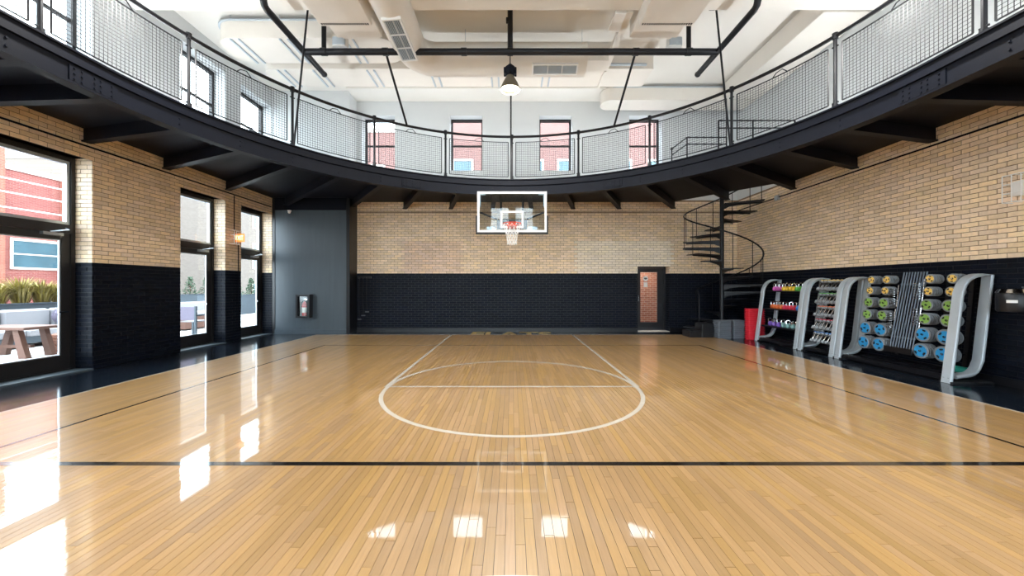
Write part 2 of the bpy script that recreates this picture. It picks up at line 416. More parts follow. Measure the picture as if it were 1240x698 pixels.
# door reveal in the far wall
brickwork(wall_back, lay(YB, YB + TH, 0, DOORZ, []), (DOORX[1], 0, 0), (0, 1, 0), (-1, 0, 0), single=0, name='door_reveal')

# ceiling with the beam and the soffit along the far wall
c_ = MB().box(XL - TH, XR + TH, YF - TH, YB + TH, ZC, ZC + .3)
ceiling = struct('ceiling', c_, 'ceiling', 'white painted flat ceiling over the court')
for y0 in (6.62, 1.6, -3.4):
    part('beam', MB().box(XL, XR, y0, y0 + .72, 6.92, ZC), 'ceiling', ceiling)
part('cornice', MB().box(-5.03, XR, 11.25, YB, 7.46, ZC), 'ceiling', ceiling)

# floor: black surround and maple boards
fl = MB().box(XL - TH, XR + TH, YF, YB, -.2, -.012)
floor = struct('floor', fl, 'blackfloor', 'glossy maple strip floor with a black painted surround')
part('sub_floor', MB().box(WX0, WX1, WY0, WY1, -.0119, -.004), 'black', floor)
bw = .0572; boards = []; x = WX0; col = 0
while x < WX1 - .01:
    y = WY0 - random.uniform(0, 1.2); x1 = min(x + bw, WX1)
    while y < WY1:
        L_ = random.choice((.45, .6, .75, .9, 1.05, 1.3)) * random.uniform(.9, 1.1); y1 = min(y + L_, WY1)
        if y1 > WY0: boards.append((x, x1, max(y, WY0), y1, random.gauss(0, .00006)))
        y += L_
    x += bw
g_ = .0007
bu = MB().add([(0, 0, -1), (1, 0, -1), (1, 1, -1), (0, 1, -1), (.012, .0012, 0), (.988, .0012, 0), (.988, .9988, 0), (.012, .9988, 0)],
              [(4, 5, 6, 7), (0, 1, 5, 4), (1, 2, 6, 5), (2, 3, 7, 6), (3, 0, 4, 7)])
bmesh_ = bu.mesh('board', M['wood'])
sc = []
for i, b in enumerate(boards):
    q = [proj((b[i_], max(b[j_], .4), 0)) for i_ in (0, 1) for j_ in (2, 3)]
    if b[3] < 1.8: continue
    cx_, cy_ = (b[0] + b[1]) / 2, (max(b[2], 1.87) + b[3]) / 2
    pp = proj((cx_, cy_, 0))
    if -15 < pp[0] < 1255 and pp[1] < 706: sc.append((F * bw / cy_ * (1 + .1 * (b[3] - b[2])), i))
pick = {i for _, i in sorted(sc, reverse=True)[:300]}
bj = MB()
for i, b in enumerate(boards):
    x0, x1, y0, y1, t = b[0] + g_, b[1] - g_, b[2] + g_, b[3] - g_, b[4]
    if i in pick:
        ob = bpy.data.objects.new('floor_board', bmesh_); C.objects.link(ob); ob.parent = floor
        ob.location = (x0, y0, 0); ob.scale = (x1 - x0, y1 - y0, .004); ob.rotation_euler = (0, math.atan(2 * t / bw), 0)
    else:
        w_, e = x1 - x0, .0007
        bj.add([(x0, y0, -.004), (x1, y0, -.004), (x1, y1, -.004), (x0, y1, -.004), (x0 + e, y0 + e, t), (x1 - e, y0 + e, -t), (x1 - e, y1 - e, -t), (x0 + e, y1 - e, t)],
               [(4, 5, 6, 7), (0, 1, 5, 4), (1, 2, 6, 5), (2, 3, 7, 6), (3, 0, 4, 7)])
part('floor_boards', bj, 'wood_j', floor, kind='stuff')
# court markings: thin paint films on the boards
def arc(cx, cy, r, w, a0, a1, n, z=.0012):
    mb = MB(); vs = []
    for i in range(n + 1):
        a = a0 + (a1 - a0) * i / n
        for rr in (r - w / 2, r + w / 2): vs.append((cx + rr * math.cos(a), cy + rr * math.sin(a), z))
    return mb.add(vs, [(2 * i, 2 * i + 1, 2 * i + 3, 2 * i + 2) for i in range(n)])
def strip(x0, x1, y0, y1, z=.0012):
    return MB().box(x0, x1, y0, y1, .0003, z)
FT = 5.41
marks = []
for sx in (-1, 1): marks.append(('lane_line', strip(sx * 1.83 - .026, sx * 1.83 + .026, FT - .02, WY1 - .03), 'white_line'))
marks.append(('free_throw_line', strip(-1.80, 1.80, FT - .025, FT + .025, .0014), 'white_line'))
marks.append(('free_throw_arc', arc(0, FT, 1.80, .055, PI, 2 * PI, 72, .0016), 'white_line'))
marks.append(('inner_arc', arc(0, FT, 1.80, .06, 0, PI, 72, .0022), 'white_line'))
marks.append(('centre_circle', arc(0, .02, 1.83, .05, 0, 2 * PI, 96, .0016), 'white_line'))
BX, BY0, BY1 = 4.64, -3.1, 9.2
marks.append(('halfway_line', strip(-BX - .02, BX + .02, 3.025, 3.085, .0018), 'black_line'))
for sx in (-1, 1): marks.append(('side_boundary', strip(sx * BX - .02, sx * BX + .02, BY0, BY1), 'black_line'))
for y in (BY0, BY1): marks.append(('end_boundary', strip(-BX - .02, BX + .02, y - .018, y + .018, .0013), 'black_line'))
for sx, xx in ((0, WX0), (1, WX1 - .03)): marks.append(('edge_stripe', strip(xx, xx + .03, WY0, WY1), 'white_line'))
marks.append(('edge_stripe', strip(WX0 + .03, WX1 - .03, WY1 - .03, WY1), 'white_line'))
for n_, mb, m_ in marks: part(n_, mb, m_, floor)
tx = text_mb('FLATS', 1, 2.52, 1.25, .03); tx.v = [(p[0] - 1.27, p[1] + 10.76, -.0105) for p in tx.v]
part('floor_lettering', tx, 'gold', floor, label='gold letters on the black floor below the hoop')

# baseboards
struct('baseboard_back', MB().box(-5.03, DOORX[0], YB - .03, YB, -.012, .11).box(DOORX[1], XR, YB - .03, YB, -.012, .11), 'black', 'black baseboard along the far wall')
struct('baseboard_right', MB().box(XR - .03, XR, YF, YB - .03, -.012, .11), 'black', 'black baseboard behind the weight racks')

# dark shaft in the far left corner
sh = MB().box(XL, -5.03, 11.5, YB, -.012, 4.2)
shaft = struct('wall_shaft', sh, 'shaft', 'tall slate grey panelled shaft in the corner beside the glazed doors')
part('corner_trim', MB().box(-5.12, -5.02, 11.485, 11.52, 0, 4.2), 'black', shaft)
part('corner_trim', MB().box(XL, -7.33, 11.485, 11.5, 0, 4.2), 'black', shaft)
part('side_panel', MB().box(-5.03, -5.02, 11.52, YB, 0, 4.2), 'black', shaft)
part('baseboard', MB().box(-7.33, -5.12, 11.475, 11.5, -.012, .13), 'shaft', shaft)
part('upper_plaster', MB().box(XL, -5.03, 11.5, YB, 4.2, ZC), 'plaster', shaft)
part('top_band', MB().box(-7.33, -5.12, 11.47, 11.5, 3.82, 4.19), 'steel', shaft)

# ------------------------------------------------------------------ glazed doors (left wall) and windows
FX = XL - TH + .04
def glazed_door(i, a, b, handle):
    d = MB()
    jb = .07
    for y in (a, b - jb): d.box(FX - .06, FX + .06, y, y + jb, 0, ZL1)
    d.box(FX - .06, FX + .06, a + jb, b - jb, ZL1 - .08, ZL1); d.box(FX - .06, FX + .06, a + jb, b - jb, 2.38, 2.53); d.box(FX - .06, FX + .06, a + jb, b - jb, -.012, .03)
    o = struct('door_%d' % i, d, 'frame', ['dark glazed door with transom beside the slate shaft', 'dark glazed door with transom beside the exit sign', 'dark glazed door facing the terrace sofa',
                                             'dark glazed terrace door outside the near end of the terrace view', 'dark glazed terrace door by the court centre', 'dark glazed terrace door by the opposite end'][i - 1], cat='door')
    part('sill', MB().box(XL - TH, XL + .02, a, b, -.012, .012), 'planter', o)
    part('lintel', MB().box(XL - TH + .1, XL, a, b, ZL1, ZL1 + .02), 'plaster', o)
    t = MB()
    y0, y1 = a + jb, b - jb
    for q in ((y0, y0 + .05, 2.53, ZL1 - .08), (y1 - .05, y1, 2.53, ZL1 - .08), (y0 + .05, y1 - .05, 2.53, 2.58), (y0 + .05, y1 - .05, ZL1 - .13, ZL1 - .08)): t.box(FX - .03, FX + .035, *q)
    tr = part('transom', t, 'alu', o)
    part('pane', MB().box(FX - .008, FX + .004, y0 + .05, y1 - .05, 2.58, ZL1 - .13), 'glass', tr)
    l = MB(); st = .13
    for q in ((y0 + .005, y0 + st, .03, 2.375), (y1 - st, y1 - .005, .03, 2.375), (y0 + st, y1 - st, .03, .27), (y0 + st, y1 - st, 2.26, 2.375)): l.box(FX - .02, FX + .04, *q)
    lf = part('door_leaf', l, 'frame', o)
    part('pane', MB().box(FX - .006, FX + .006, y0 + st, y1 - st, .27, 2.26), 'glass', lf)
    g = MB()
    for q in ((y0 + st, y0 + st + .018, .27, 2.26), (y1 - st - .018, y1 - st, .27, 2.26), (y0 + st + .018, y1 - st - .018, .27, .288), (y0 + st + .018, y1 - st - .018, 2.242, 2.26)): g.box(FX + .006, FX + .03, *q)
    part('glazing_bead', g, 'alu', lf)
    h = MB().tube([(FX + .04, y1 - .075, 1.02), (FX + .10, y1 - .075, 1.02)], .012).tube([(FX + .10, y1 - .075, 1.02), (FX + .10, y1 - .22, 1.02)], .011)
    part('lever_handle', h, 'chrome', lf, smooth=True)
    k = MB().box(FX + .04, FX + .10, y1 - .42, y1 - .14, 2.32, 2.37).tube([(FX + .07, y1 - .3, 2.38), (FX + .24, y1 - .18, 2.42), (FX + .09, y1 - .1, 2.46)], .011, 6)
    part('door_closer', k, 'alu', o)
    return o
for i, (a, b) in enumerate(LOW): glazed_door(i + 1, a, b, True)
def sash(i, a0, a1, ax, pos, label):
    """double hung window; ax 'x' lies in a wall facing along y"""
    def bx(mb, p0, p1, d0, d1, z0, z1):
        return mb.box(p0, p1, d0, d1, z0, z1) if ax == 'x' else mb.box(d0, d1, p0, p1, z0, z1)
    m = MB(); f = .055
    bx(m, a0, a0 + f, pos - .05, pos + .05, ZU0, ZU1); bx(m, a1 - f, a1, pos - .05, pos + .05, ZU0, ZU1)
    bx(m, a0 + f, a1 - f, pos - .05, pos + .05, ZU1 - .07, ZU1); bx(m, a0 + f, a1 - f, pos - .05, pos + .05, ZU0, ZU0 + .05)
    o = struct('window_%d' % i, m, 'frame', label, cat='window')
    part('meeting_rail', bx(MB(), a0 + f, a1 - f, pos - .03, pos + .03, 6.10, 6.15), 'frame', o)
    part('pane', bx(MB(), a0 + f, a1 - f, pos - .01, pos, ZU0 + .05, 6.10), 'glass', o)
    part('pane', bx(MB(), a0 + f, a1 - f, pos + .005, pos + .015, 6.15, ZU1 - .07), 'glass', o)
    return o
wl = ['upper window in the far wall next to the slate shaft', 'upper window in the far wall just beside the hanging rod, shaft side', 'upper window in the far wall just beside the hanging rod, staircase side', 'upper window in the far wall next to the oval wall duct']
n = 1
for i, (a, b) in enumerate(UPB):
    sash(n, a, b, 'x', YB + TH - .05, wl[i]); n += 1
ordn = ['over the door by the shaft', 'over the door by the exit sign', 'over the door facing the sofa', 'over the fourth glazed door', 'over the fifth glazed door', 'over the sixth glazed door']
for i, (a, b) in enumerate(LOW):
    sash(n, a, b, 'y', XL - TH + .05, 'upper balcony window ' + ordn[i]); n += 1
for i, (a, b) in enumerate(REAR):
    sash(n, a, b, 'x', YF - TH + .05, 'added upper window in the wall opposite the hoop, %s from the terrace side' % ORD[i]); n += 1

for i, (a, b) in enumerate(REAR):
    yy = YF - TH + .05
    m = MB()
    for q in ((a, a + .09, 0, ZL1), (b - .09, b, 0, ZL1), (a + .09, b - .09, ZL1 - .09, ZL1), (a + .09, b - .09, 2.38, 2.53), (a + .09, b - .09, -.012, .2)): m.box(q[0], q[1], yy - .05, yy + .05, q[2], q[3])
    o = struct('window_%d' % n, m, 'frame', 'added tall glazed opening in the wall opposite the hoop, %s from the terrace side' % ('first', 'second', 'third', 'fourth', 'fifth', 'sixth')[i], cat='window'); n += 1
    part('pane', MB().box(a + .09, b - .09, yy - .006, yy + .006, .2, 2.38), 'glass', o); part('pane', MB().box(a + .09, b - .09, yy - .006, yy + .006, 2.53, ZL1 - .09), 'glass', o)

# far door to the corridor
m = MB(); yd = YB + TH - .06
d0, d1 = DOORX
m.box(d0, d0 + .06, yd - .04, yd + .06, -.012, DOORZ).box(d1 - .06, d1, yd - .04, yd + .06, -.012, DOORZ).box(d0 + .06, d1 - .06, yd - .04, yd + .06, DOORZ - .06, DOORZ)
dr = struct('door_7', m, 'black', 'black door with a tall glass panel beside the spiral staircase')
l = MB()
for q in ((d0 + .065, d0 + .2, 0, 2.065), (d1 - .27, d1 - .065, 0, 2.065), (d0 + .2, d1 - .27, 0, .27), (d0 + .2, d1 - .27, 1.93, 2.065)): l.box(q[0], q[1], yd - .02, yd + .03, q[2], q[3])
lf = part('door_leaf', l, 'black', dr)
part('pane', MB().box(d0 + .2, d1 - .27, yd, yd + .008, .27, 1.93), 'glass', lf)
part('pull_handle', MB().tube([(d0 + .12, yd - .02, .95), (d0 + .12, yd - .07, .97), (d0 + .12, yd - .07, 1.15), (d0 + .12, yd - .02, 1.17)], .012), 'chrome', lf, smooth=True)
st_ = part('round_sticker', MB().lathe([(.085, 0), (.085, .002)], 24, (4.45, yd - .004, 1.72), 'y'), 'white', lf, label='round white sticker on the glass')
part('emblem', MB().box(4.40, 4.50, yd - .0055, yd - .0045, 1.71, 1.745).box(4.42, 4.48, yd - .0055, yd - .0045, 1.685, 1.702), 'black', st_)
part('notice', MB().box(4.385, 4.515, yd - .004, yd - .002, 1.43, 1.6), 'white', lf, label='small white notice under the round sticker')
part('threshold', MB().box(d0, d1, YB, yd - .04, -.012, .004), 'stone', dr)
# corridor behind it
cr = MB().box(3.4, 6.2, 14.2, 14.3, 0, 2.6)
corr = struct('wall_corridor', cr, 'corrbrick', 'red brick corridor wall seen through the black glazed door')
part('floor_slab', MB().box(3.4, 6.2, YB + TH, 14.2, -.1, -.005), 'stone', corr)
part('side_wall', MB().box(3.3, 3.4, YB + TH, 14.3, 0, 2.6), 'plaster', corr); part('side_wall', MB().box(6.2, 6.3, YB + TH, 14.3, 0, 2.6), 'plaster', corr)
part('ceiling_slab', MB().box(3.3, 6.3, YB + TH, 14.3, 2.6, 2.7), 'plaster', corr)
def area(name, loc, rot, size, power, col, shape='DISK', parent=None):
    ld = bpy.data.lights.new(name, 'AREA'); ld.shape = shape; ld.size = size; ld.energy = power; ld.color = col
    o = bpy.data.objects.new(name, ld); C.objects.link(o); o.location = loc; o.rotation_euler = rot
    if parent: o.parent = parent
    return o
cl = thing('corridor_ceiling_light', 'round flush ceiling light in the corridor behind the black door', 'lamp', (4.8, 13.4, 2.56))
part('diffuser', MB().lathe([(.15, 0), (.16, .02), (.16, .04)], 20), 'white', cl, local=True, smooth=True)
area('corridor_lamp_light', (0, 0, -.02), (0, 0, 0), .28, 9, (1, .93, .85), parent=cl)

# ------------------------------------------------------------------ balcony running track
R, CY, CY2 = 5.4, 4.7, 1.42
HALF = R * PI / 2
def oval(s):
    """point and inward normal at arc length s from the far apex, positive towards the racks"""
    sg = 1 if s >= 0 else -1; a = abs(s); ST = CY - CY2
    if a <= HALF:
        f = a / R; return (sg * R * math.sin(f), CY + R * math.cos(f)), (-sg * math.sin(f), -math.cos(f))
    if a <= HALF + ST: return (sg * R, CY - (a - HALF)), (-sg, 0)
    f = PI / 2 + (a - HALF - ST) / R; return (sg * R * math.sin(f), CY2 + R * math.cos(f)), (-sg * math.sin(f), -math.cos(f))
LTOT = 2 * HALF + (CY - CY2)
WG = .012                                       # gap to the brick faces
CUT = [(5.15, YB - WG), (XR - WG, 9.53)]
OUT = [(XL + WG, YF + WG), (XR - WG, YF + WG), CUT[1], CUT[0], (-5.01, YB - WG), (-5.01, 11.46), (XL + WG, 11.46)]
def hit(o, d, poly):
    best = None
    for i in range(len(poly)):
        a, b = poly[i], poly[(i + 1) % len(poly)]; e = (b[0] - a[0], b[1] - a[1]); den = d[0] * e[1] - d[1] * e[0]
        if abs(den) < 1e-9: continue
        w = (a[0] - o[0], a[1] - o[1]); t = (w[0] * e[1] - w[1] * e[0]) / den; u = (w[0] * d[1] - w[1] * d[0]) / den
        if t > 1e-6 and -1e-6 <= u <= 1 + 1e-6 and (best is None or t < best): best = t
    return (o[0] + d[0] * best, o[1] + d[1] * best)
track = thing('track_balcony', 'dark steel oval running track balcony around the upper level', 'balcony', (0, YB, ZD))
Cn = (0, (CY + CY2) / 2)
hole = [oval(-LTOT + 2 * LTOT * i / 240)[0] for i in range(240)]
angs = sorted(set([math.atan2(p[1] - Cn[1], p[0] - Cn[0]) for p in hole] + [math.atan2(p[1] - Cn[1], p[0] - Cn[0]) for p in OUT]))
dk = MB(); vs = []
for a in angs:
    d = (math.cos(a), math.sin(a)); pi_ = hit(Cn, d, hole); po = hit(Cn, d, OUT)
    pi_ = (Cn[0] + (pi_[0] - Cn[0]) * 1.012, Cn[1] + (pi_[1] - Cn[1]) * 1.012)
    vs += [(*pi_, ZD), (*po, ZD), (*pi_, 4.34), (*po, 4.34)]
k = len(angs); fs = []
for i in range(k):
    a, b = 4 * i, 4 * ((i + 1) % k)
    fs += [(a, a + 1, b + 1, b), (a + 2, b + 2, b + 3, a + 3), (a, b, b + 2, a + 2), (a + 1, a + 3, b + 3, b + 1)]
dk.add(vs, fs); deck = part('deck', dk, 'deckunder', track)
# beadboard battens under the deck, following the curve
bt = MB()
for q in range(1, 18):
    off = -.11 * q; pts = []
    for i in range(0, 73):
        s = -12.2 + 24.4 * i / 72; p, nn = oval(s); x_, y_ = p[0] + nn[0] * off, p[1] + nn[1] * off
        ok = XL + .03 < x_ < XR - .03 and y_ < YB - .03 and not (x_ < -5.0 and y_ > 11.48) and (x_ - CUT[0][0]) * (CUT[1][1] - CUT[0][1]) - (y_ - CUT[0][1]) * (CUT[1][0] - CUT[0][0]) < -.1 * 3 or False
        if ok: pts.append((x_, y_, ZD - .004))
        else:
            if len(pts) > 2: bt.tube(pts, .008, 4)
            pts = []
    if len(pts) > 2: bt.tube(pts, .008, 4)
if bt.v: part('board_joint_battens', bt, 'deckunder', deck, kind='stuff')
prof = [(-.10, 4.36), (.06, 4.36), (.06, 4.335), (.035, 4.325), (.035, 4.20), (.0, 4.195), (.0, 3.965), (.07, 3.95), (.07, 3.925), (-.10, 3.925)]
fm = MB(); NP = 200; m_ = len(prof); vs = []; fs = []
for i in range(NP):
    p, nn = oval(-LTOT + 2 * LTOT * i / NP)
    for o_, z in prof: vs.append((p[0] + nn[0] * o_, p[1] + nn[1] * o_, z))
for i in range(NP):
    j = (i + 1) % NP
    for q in range(m_): w = (q + 1) % m_; fs.append((i * m_ + q, i * m_ + w, j * m_ + w, j * m_ + q))
fm.add(vs, fs); fascia = part('edge_beam', fm, 'steel', track, smooth=True)
def on_web(s, z, off): p, nn = oval(s); return Vector((p[0] + nn[0] * off, p[1] + nn[1] * off, z)), Vector((nn[0], nn[1], 0))
def bolt(mb, s, z, off, r=.016):
    c, nn = on_web(s, z, off); t = Vector((nn.y, -nn.x, 0)); up = Vector((0, 0, 1)); vs = []
    for h, rr in ((0, r), (.012, r * .8)):
        for q in range(6): a = q * PI / 3; vs.append(c + nn * h + t * math.cos(a) * rr + up * math.sin(a) * rr)
    mb.add(vs, [(6, 7, 8, 9, 10, 11)] + [(q, (q + 1) % 6, 6 + (q + 1) % 6, 6 + q) for q in range(6)])
bb = MB()
for i in range(-20, 21):
    s = i * .9666 + .45
    if abs(s) < 12:
        for z in (4.12, 4.03): bolt(bb, s, z, 0)
part('bolts', bb, 'steel', fascia, kind='stuff')
for sd in (-89, -28, 28, 88):
    s = math.radians(sd) * R; pl = MB(); vs = []
    for ds in (-.27, -.09, .09, .27):
        for z in (3.98, 4.18):
            for off in (0, .014): vs.append(on_web(s + ds, z, off)[0])
    fs = [(1, 3, 7, 5), (5, 7, 11, 9), (9, 11, 15, 13), (0, 1, 3, 2), (12, 14, 15, 13), (2, 3, 7, 6), (6, 7, 11, 10), (10, 11, 15, 14), (0, 4, 5, 1), (4, 8, 9, 5), (8, 12, 13, 9)]
    pl.add(vs, fs)
    for ds in (-.22, -.14, .0, .07, .2):
        for z in (4.145, 4.08, 4.015): bolt(pl, s + ds, z, .014, .014)
    part('splice_plate', pl, 'steel', fascia)
# joists: radial round the bend, square to the wall on the straights
shaft_poly = OUT
def joist(p, d):
    q = hit((p[0] + d[0] * .09, p[1] + d[1] * .09), d, shaft_poly)
    a, b = Vector((p[0] + d[0] * .09, p[1] + d[1] * .09, 0)), Vector((q[0] - d[0] * .01, q[1] - d[1] * .01, 0))
    t = (b - a).normalized(); n_ = Vector((-t.y, t.x, 0)); mb = MB()
    for hw, z0, z1 in ((.035, 3.98, ZD), (.065, 3.955, 3.98)):
        vs = [e + n_ * s_ * hw + Vector((0, 0, z)) for e in (a, b) for s_ in (-1, 1) for z in (z0, z1)]
        mb.add(vs, [(0, 1, 3, 2), (4, 6, 7, 5), (0, 4, 5, 1), (2, 3, 7, 6), (0, 2, 6, 4), (1, 5, 7, 3)])
    part('joist', mb, 'steel', track)
for k in range(9):
    f = math.radians(4.9 + 10.25 * k)
    for sg in (-1, 1): joist((sg * R * math.sin(f), CY + R * math.cos(f)), (sg * math.sin(f), math.cos(f)))
for y in (4.15, 3.25, 2.35, 1.45):
    for sg in (-1, 1): joist((sg * R, y), (sg, 0))
# ------------------------------------------------------------------ balcony railing
rail = thing('balcony_railing', 'black balcony railing with wire mesh panels along the running track', 'railing', (0, CY + R, 4.36))
def rp(s, z, off=-.06): p, nn = oval(s); return (p[0] + nn[0] * off, p[1] + nn[1] * off, z)
SP = 1.777
part('handrail', MB().tube([rp(-13.4 + 26.8 * i / 160, 5.55) for i in range(161)], .032, 8), 'pipe', rail, smooth=True)
for k in range(-7, 8):
    s = k * SP
    pm = MB().tube([rp(s, 4.36), rp(s, 5.53)], .027, 8)
    for z in (4.46, 5.38): pm.tube([rp(s - .045, z), rp(s + .045, z)], .014, 6)
    po = part('post', pm, 'pipe', rail, smooth=True)
    part('base_shoe', MB().tube([rp(s, 4.36), rp(s, 4.43)], .045, 8), 'pipe', po)
    part('fitting', MB().tube([rp(s, 5.5), rp(s, 5.6)], .043, 8), 'pipe', po)
for k in range(-7, 7):
    s0, s1 = k * SP + .105, (k + 1) * SP - .105; z0, z1 = 4.46, 5.40; ns = 10
    ar = lambda z: [rp(s0 + (s1 - s0) * i / ns, z) for i in range(ns + 1)]
    pf = MB().tube(ar(z0), .011, 5).tube(ar(z1), .011, 5).tube([rp(s0, z0), rp(s0, z1)], .012, 5).tube([rp(s1, z0), rp(s1, z1)], .012, 5)
    pn = part('mesh_panel', pf, 'pipe', rail)
    wm = MB(); nv = 31; nh = 19
    for i in range(1, nv): s = s0 + (s1 - s0) * i / nv; wm.tube([rp(s, z0), rp(s, z1)], .0040, 3)
    for i in range(1, nh): wm.tube(ar(z0 + (z1 - z0) * i / nh), .0040, 3)
    part('wire_mesh', wm, 'pipe', pn, kind='stuff')
    sm = (s0 + s1) / 2
    part('top_clip', MB().tube([rp(sm - .12, z1 + .01), rp(sm - .06, z1 + .07), rp(sm + .04, z1 + .09), rp(sm + .13, z1 + .0)], .009, 5), 'pipe', pn)

# stair guard on the balcony
def guard(name, pts, label, zs=(5.42, 5.24), ends=False):
    g = thing(name, label, 'railing', (pts[0][0], pts[0][1], 4.34))
    for z in zs: part('rail', MB().tube([(p[0], p[1], z) for p in pts], .018, 6), 'pipe', g)
    for p in pts: part('post', MB().tube([(p[0], p[1], 4.34), (p[0], p[1], zs[0])], .02, 6), 'pipe', g)
    if ends: part('ball_end', MB().sphere((pts[0][0], pts[0][1], zs[0]), .04), 'pipe', g, smooth=True)
guard('stair_guard', [(4.6, 10.7), (4.65, 9.87), (5.7, 9.87)], 'short black guard rail with ball end beside the stair opening', ends=True)
guard('stair_guard', [(4.93, 8.87), (5.75, 8.87), (6.75, 8.87)], 'long black two bar guard rail on the balcony by the staircase')

# ------------------------------------------------------------------ suspension frame of pipes
PY, PZ = 8.14, 6.60; PXL, PXR = -4.55, 4.50
fr = thing('pipe_frame', 'black pipe frame hung below the ceiling above the hoop', 'pipe frame', (0, PY, PZ))
part('cross_pipe', MB().tube([(PXL, PY, PZ), (PXR, PY, PZ)], .07, 12), 'pipe', fr, smooth=True)
for xx in (PXL, PXR):
    tp = part('side_pipe', MB().tube([(xx, 6.8, 6.91), (xx, 6.8, PZ + .1), (xx, 6.83, PZ + .03), (xx, 6.9, PZ), (xx, 9.0, PZ)], .062, 12), 'pipe', fr, smooth=True)
    part('end_cap', MB().sphere((xx, 9.0, PZ), .07, 12, 8), 'pipe', tp, smooth=True)
for xx in (-4.12, 3.87): part('drop_pipe', MB().tube([(xx, PY, PZ), (xx, PY, ZC)], .05, 10), 'pipe', fr, smooth=True)
ct = part('centre_pipe', MB().tube([(-.04, PY, PZ), (-.04, PY, ZC)], .058, 10), 'pipe', fr, smooth=True)
part('junction_box', MB().bbox(-.13, -.05, PY - .07, PY + .01, 7.22, 7.32), 'pipe', ct)
for xx in (-1.05, -.04, -4.12, 3.87, -2.77, 2.71): part('coupling', MB().tube([(xx - .06, PY, PZ), (xx + .06, PY, PZ)], .083, 12), 'pipe', fr, smooth=True)
for a, b in (((-2.77, PY, PZ), rp(-math.radians(29.3) * R, 5.55)), ((2.71, PY, PZ), rp(math.radians(28.5) * R, 5.55))):
    part('stay_rod', MB().tube([a, b], .026, 8), 'pipe', fr, smooth=True)
for sg, lab in ((-1, 'thin black hanger rod beside the air handler on the terrace side'), (1, 'thin black hanger rod beside the staircase side of the balcony')):
    q = rp(sg * 3 * SP, 4.36, 0); hr = thing('hanger_rod', lab, 'rod', q, 'balcony hanger rods')
    part('rod', MB().tube([q, (sg * 4.30, 7.86, ZC)], .02, 8), 'pipe', hr, smooth=True)
    part('clamp', MB().box(sg * 4.30 - .06, sg * 4.30 + .06, 7.6, 8.0, ZC - .12, ZC), 'pipe', hr)
hr = thing('hanger_rod', 'thin black hanger rod behind the pendant lamp', 'rod', rp(-.03, 4.36, 0), 'balcony hanger rods')
part('rod', MB().tube([rp(-.03, 4.36, 0), (rp(-.03, 0, 0)[0], rp(-.03, 0, 0)[1], 6.52)], .022, 8), 'pipe', hr, smooth=True)
part('clamp', MB().tube([(rp(-.03, 0, 0)[0], 10.1, 6.5), (rp(-.03, 0, 0)[0], 10.1, ZC)], .022, 6), 'pipe', hr)

# ------------------------------------------------------------------ pendant lamps
def pendant(loc, label, top):
    p = thing('pendant_lamp', label, 'lamp', loc, 'pendant lamps over the court')
    sp = [(.215, 0), (.222, .015), (.205, .06), (.17, .14), (.12, .23), (.085, .29), (.08, .31), (.072, .31), (.08, .285), (.112, .225), (.162, .135), (.198, .055), (.208, .01)]
    part('shade', MB().lathe(sp + [sp[0]], 32, caps=False), 'shade', p, True, True)
    hs = MB().lathe([(.07, .30), (.09, .32), (.125, .36), (.135, .43), (.115, .49), (.06, .54), (.03, .57)], 20)
    part('housing', hs, 'steel', p, True, True)
    cf = MB()
    for q in range(6):
        a = q * PI / 3; cf.box(-.014, .014, .11, .155, .34, .46); n_ = 8
        cf.v[-n_:] = [(v[0] * math.cos(a) - v[1] * math.sin(a), v[0] * math.sin(a) + v[1] * math.cos(a), v[2]) for v in cf.v[-n_:]]
    part('cooling_fin', cf, 'steel', p, local=True)
    part('hook', MB().tube([(0, 0, .55), (0, 0, top - loc[2])], .012, 6), 'pipe', p, local=True)
    part('lens', MB().lathe([(.02, .045), (.12, .05), (.19, .07)], 28, caps=True), 'bulb', p, True, True)
    area('pendant_light', (0, 0, .03), (0, 0, 0), .34, LAMP_POWER, (1, .98, .95), parent=p)
pendant((-.04, PY, 5.76), 'bell shaped pendant lamp hanging under the black pipe frame', PZ)
for j, y in enumerate((4.9, 1.0, -2.9)):  # six more pendants out of view, added to light floor and walls
    for i, x in enumerate((-4.6, 4.6)):
        pendant((x, y, 5.76), 'added unseen pendant over the court, %s row from the hoop, %s from the glazed wall' % (ORD[j], ORD[i]), ZC)
# unseen fill lights added on the balcony floor to brighten ceiling and upper walls
M['fill_lens'] = mat('fill_light_lens', (1, .97, .92, 1), .4, var=.01, emit=3)
def uplight(x, y, rz, label, power=FILL_POWER, tilt=0):
    u = thing('fill_uplight', label, 'lamp', (x, y, 4.34), 'added fill lights along the balcony', (0, 0, rz))
    part('housing', MB().box(-.9, .9, -.09, -.075, 0, .12).box(-.9, .9, .075, .09, 0, .12).box(-.9, .9, -.075, .075, 0, .03).box(-.92, -.9, -.09, .09, 0, .12).box(.9, .92, -.09, .09, 0, .12), 'white', u, local=True)
    part('lens', MB().box(-.9, .9, -.075, .075, .05, .07), 'fill_lens', u, local=True)
    o = area('fill_uplight_light', (0, 0, .085), (PI + tilt, 0, 0), 1.7, power, (.90, .96, 1), 'RECTANGLE', u); o.data.size_y = .13
for i, x in enumerate((-3.6, -1.2, 1.2, 3.6)): uplight(x, 10.75, 0, 'added linear fill light before the far balcony wall, %s from the shaft' % ORD[i], FILL_POWER * .3, .35)
for i, y in enumerate((8.0, 5.6, 3.2, .8, -1.6)): uplight(6.85, y, PI / 2, 'added linear fill light on the balcony above the racks, %s from the staircase' % ORD[i], FILL_POWER * .75, -.95)
for i, y in enumerate((7.45, 5.0, 2.55, .1)): uplight(-6.95, y, PI / 2, 'added linear fill light on the balcony above the glazed doors, %s from the shaft' % ORD[i], FILL_POWER * 1.2, .9)

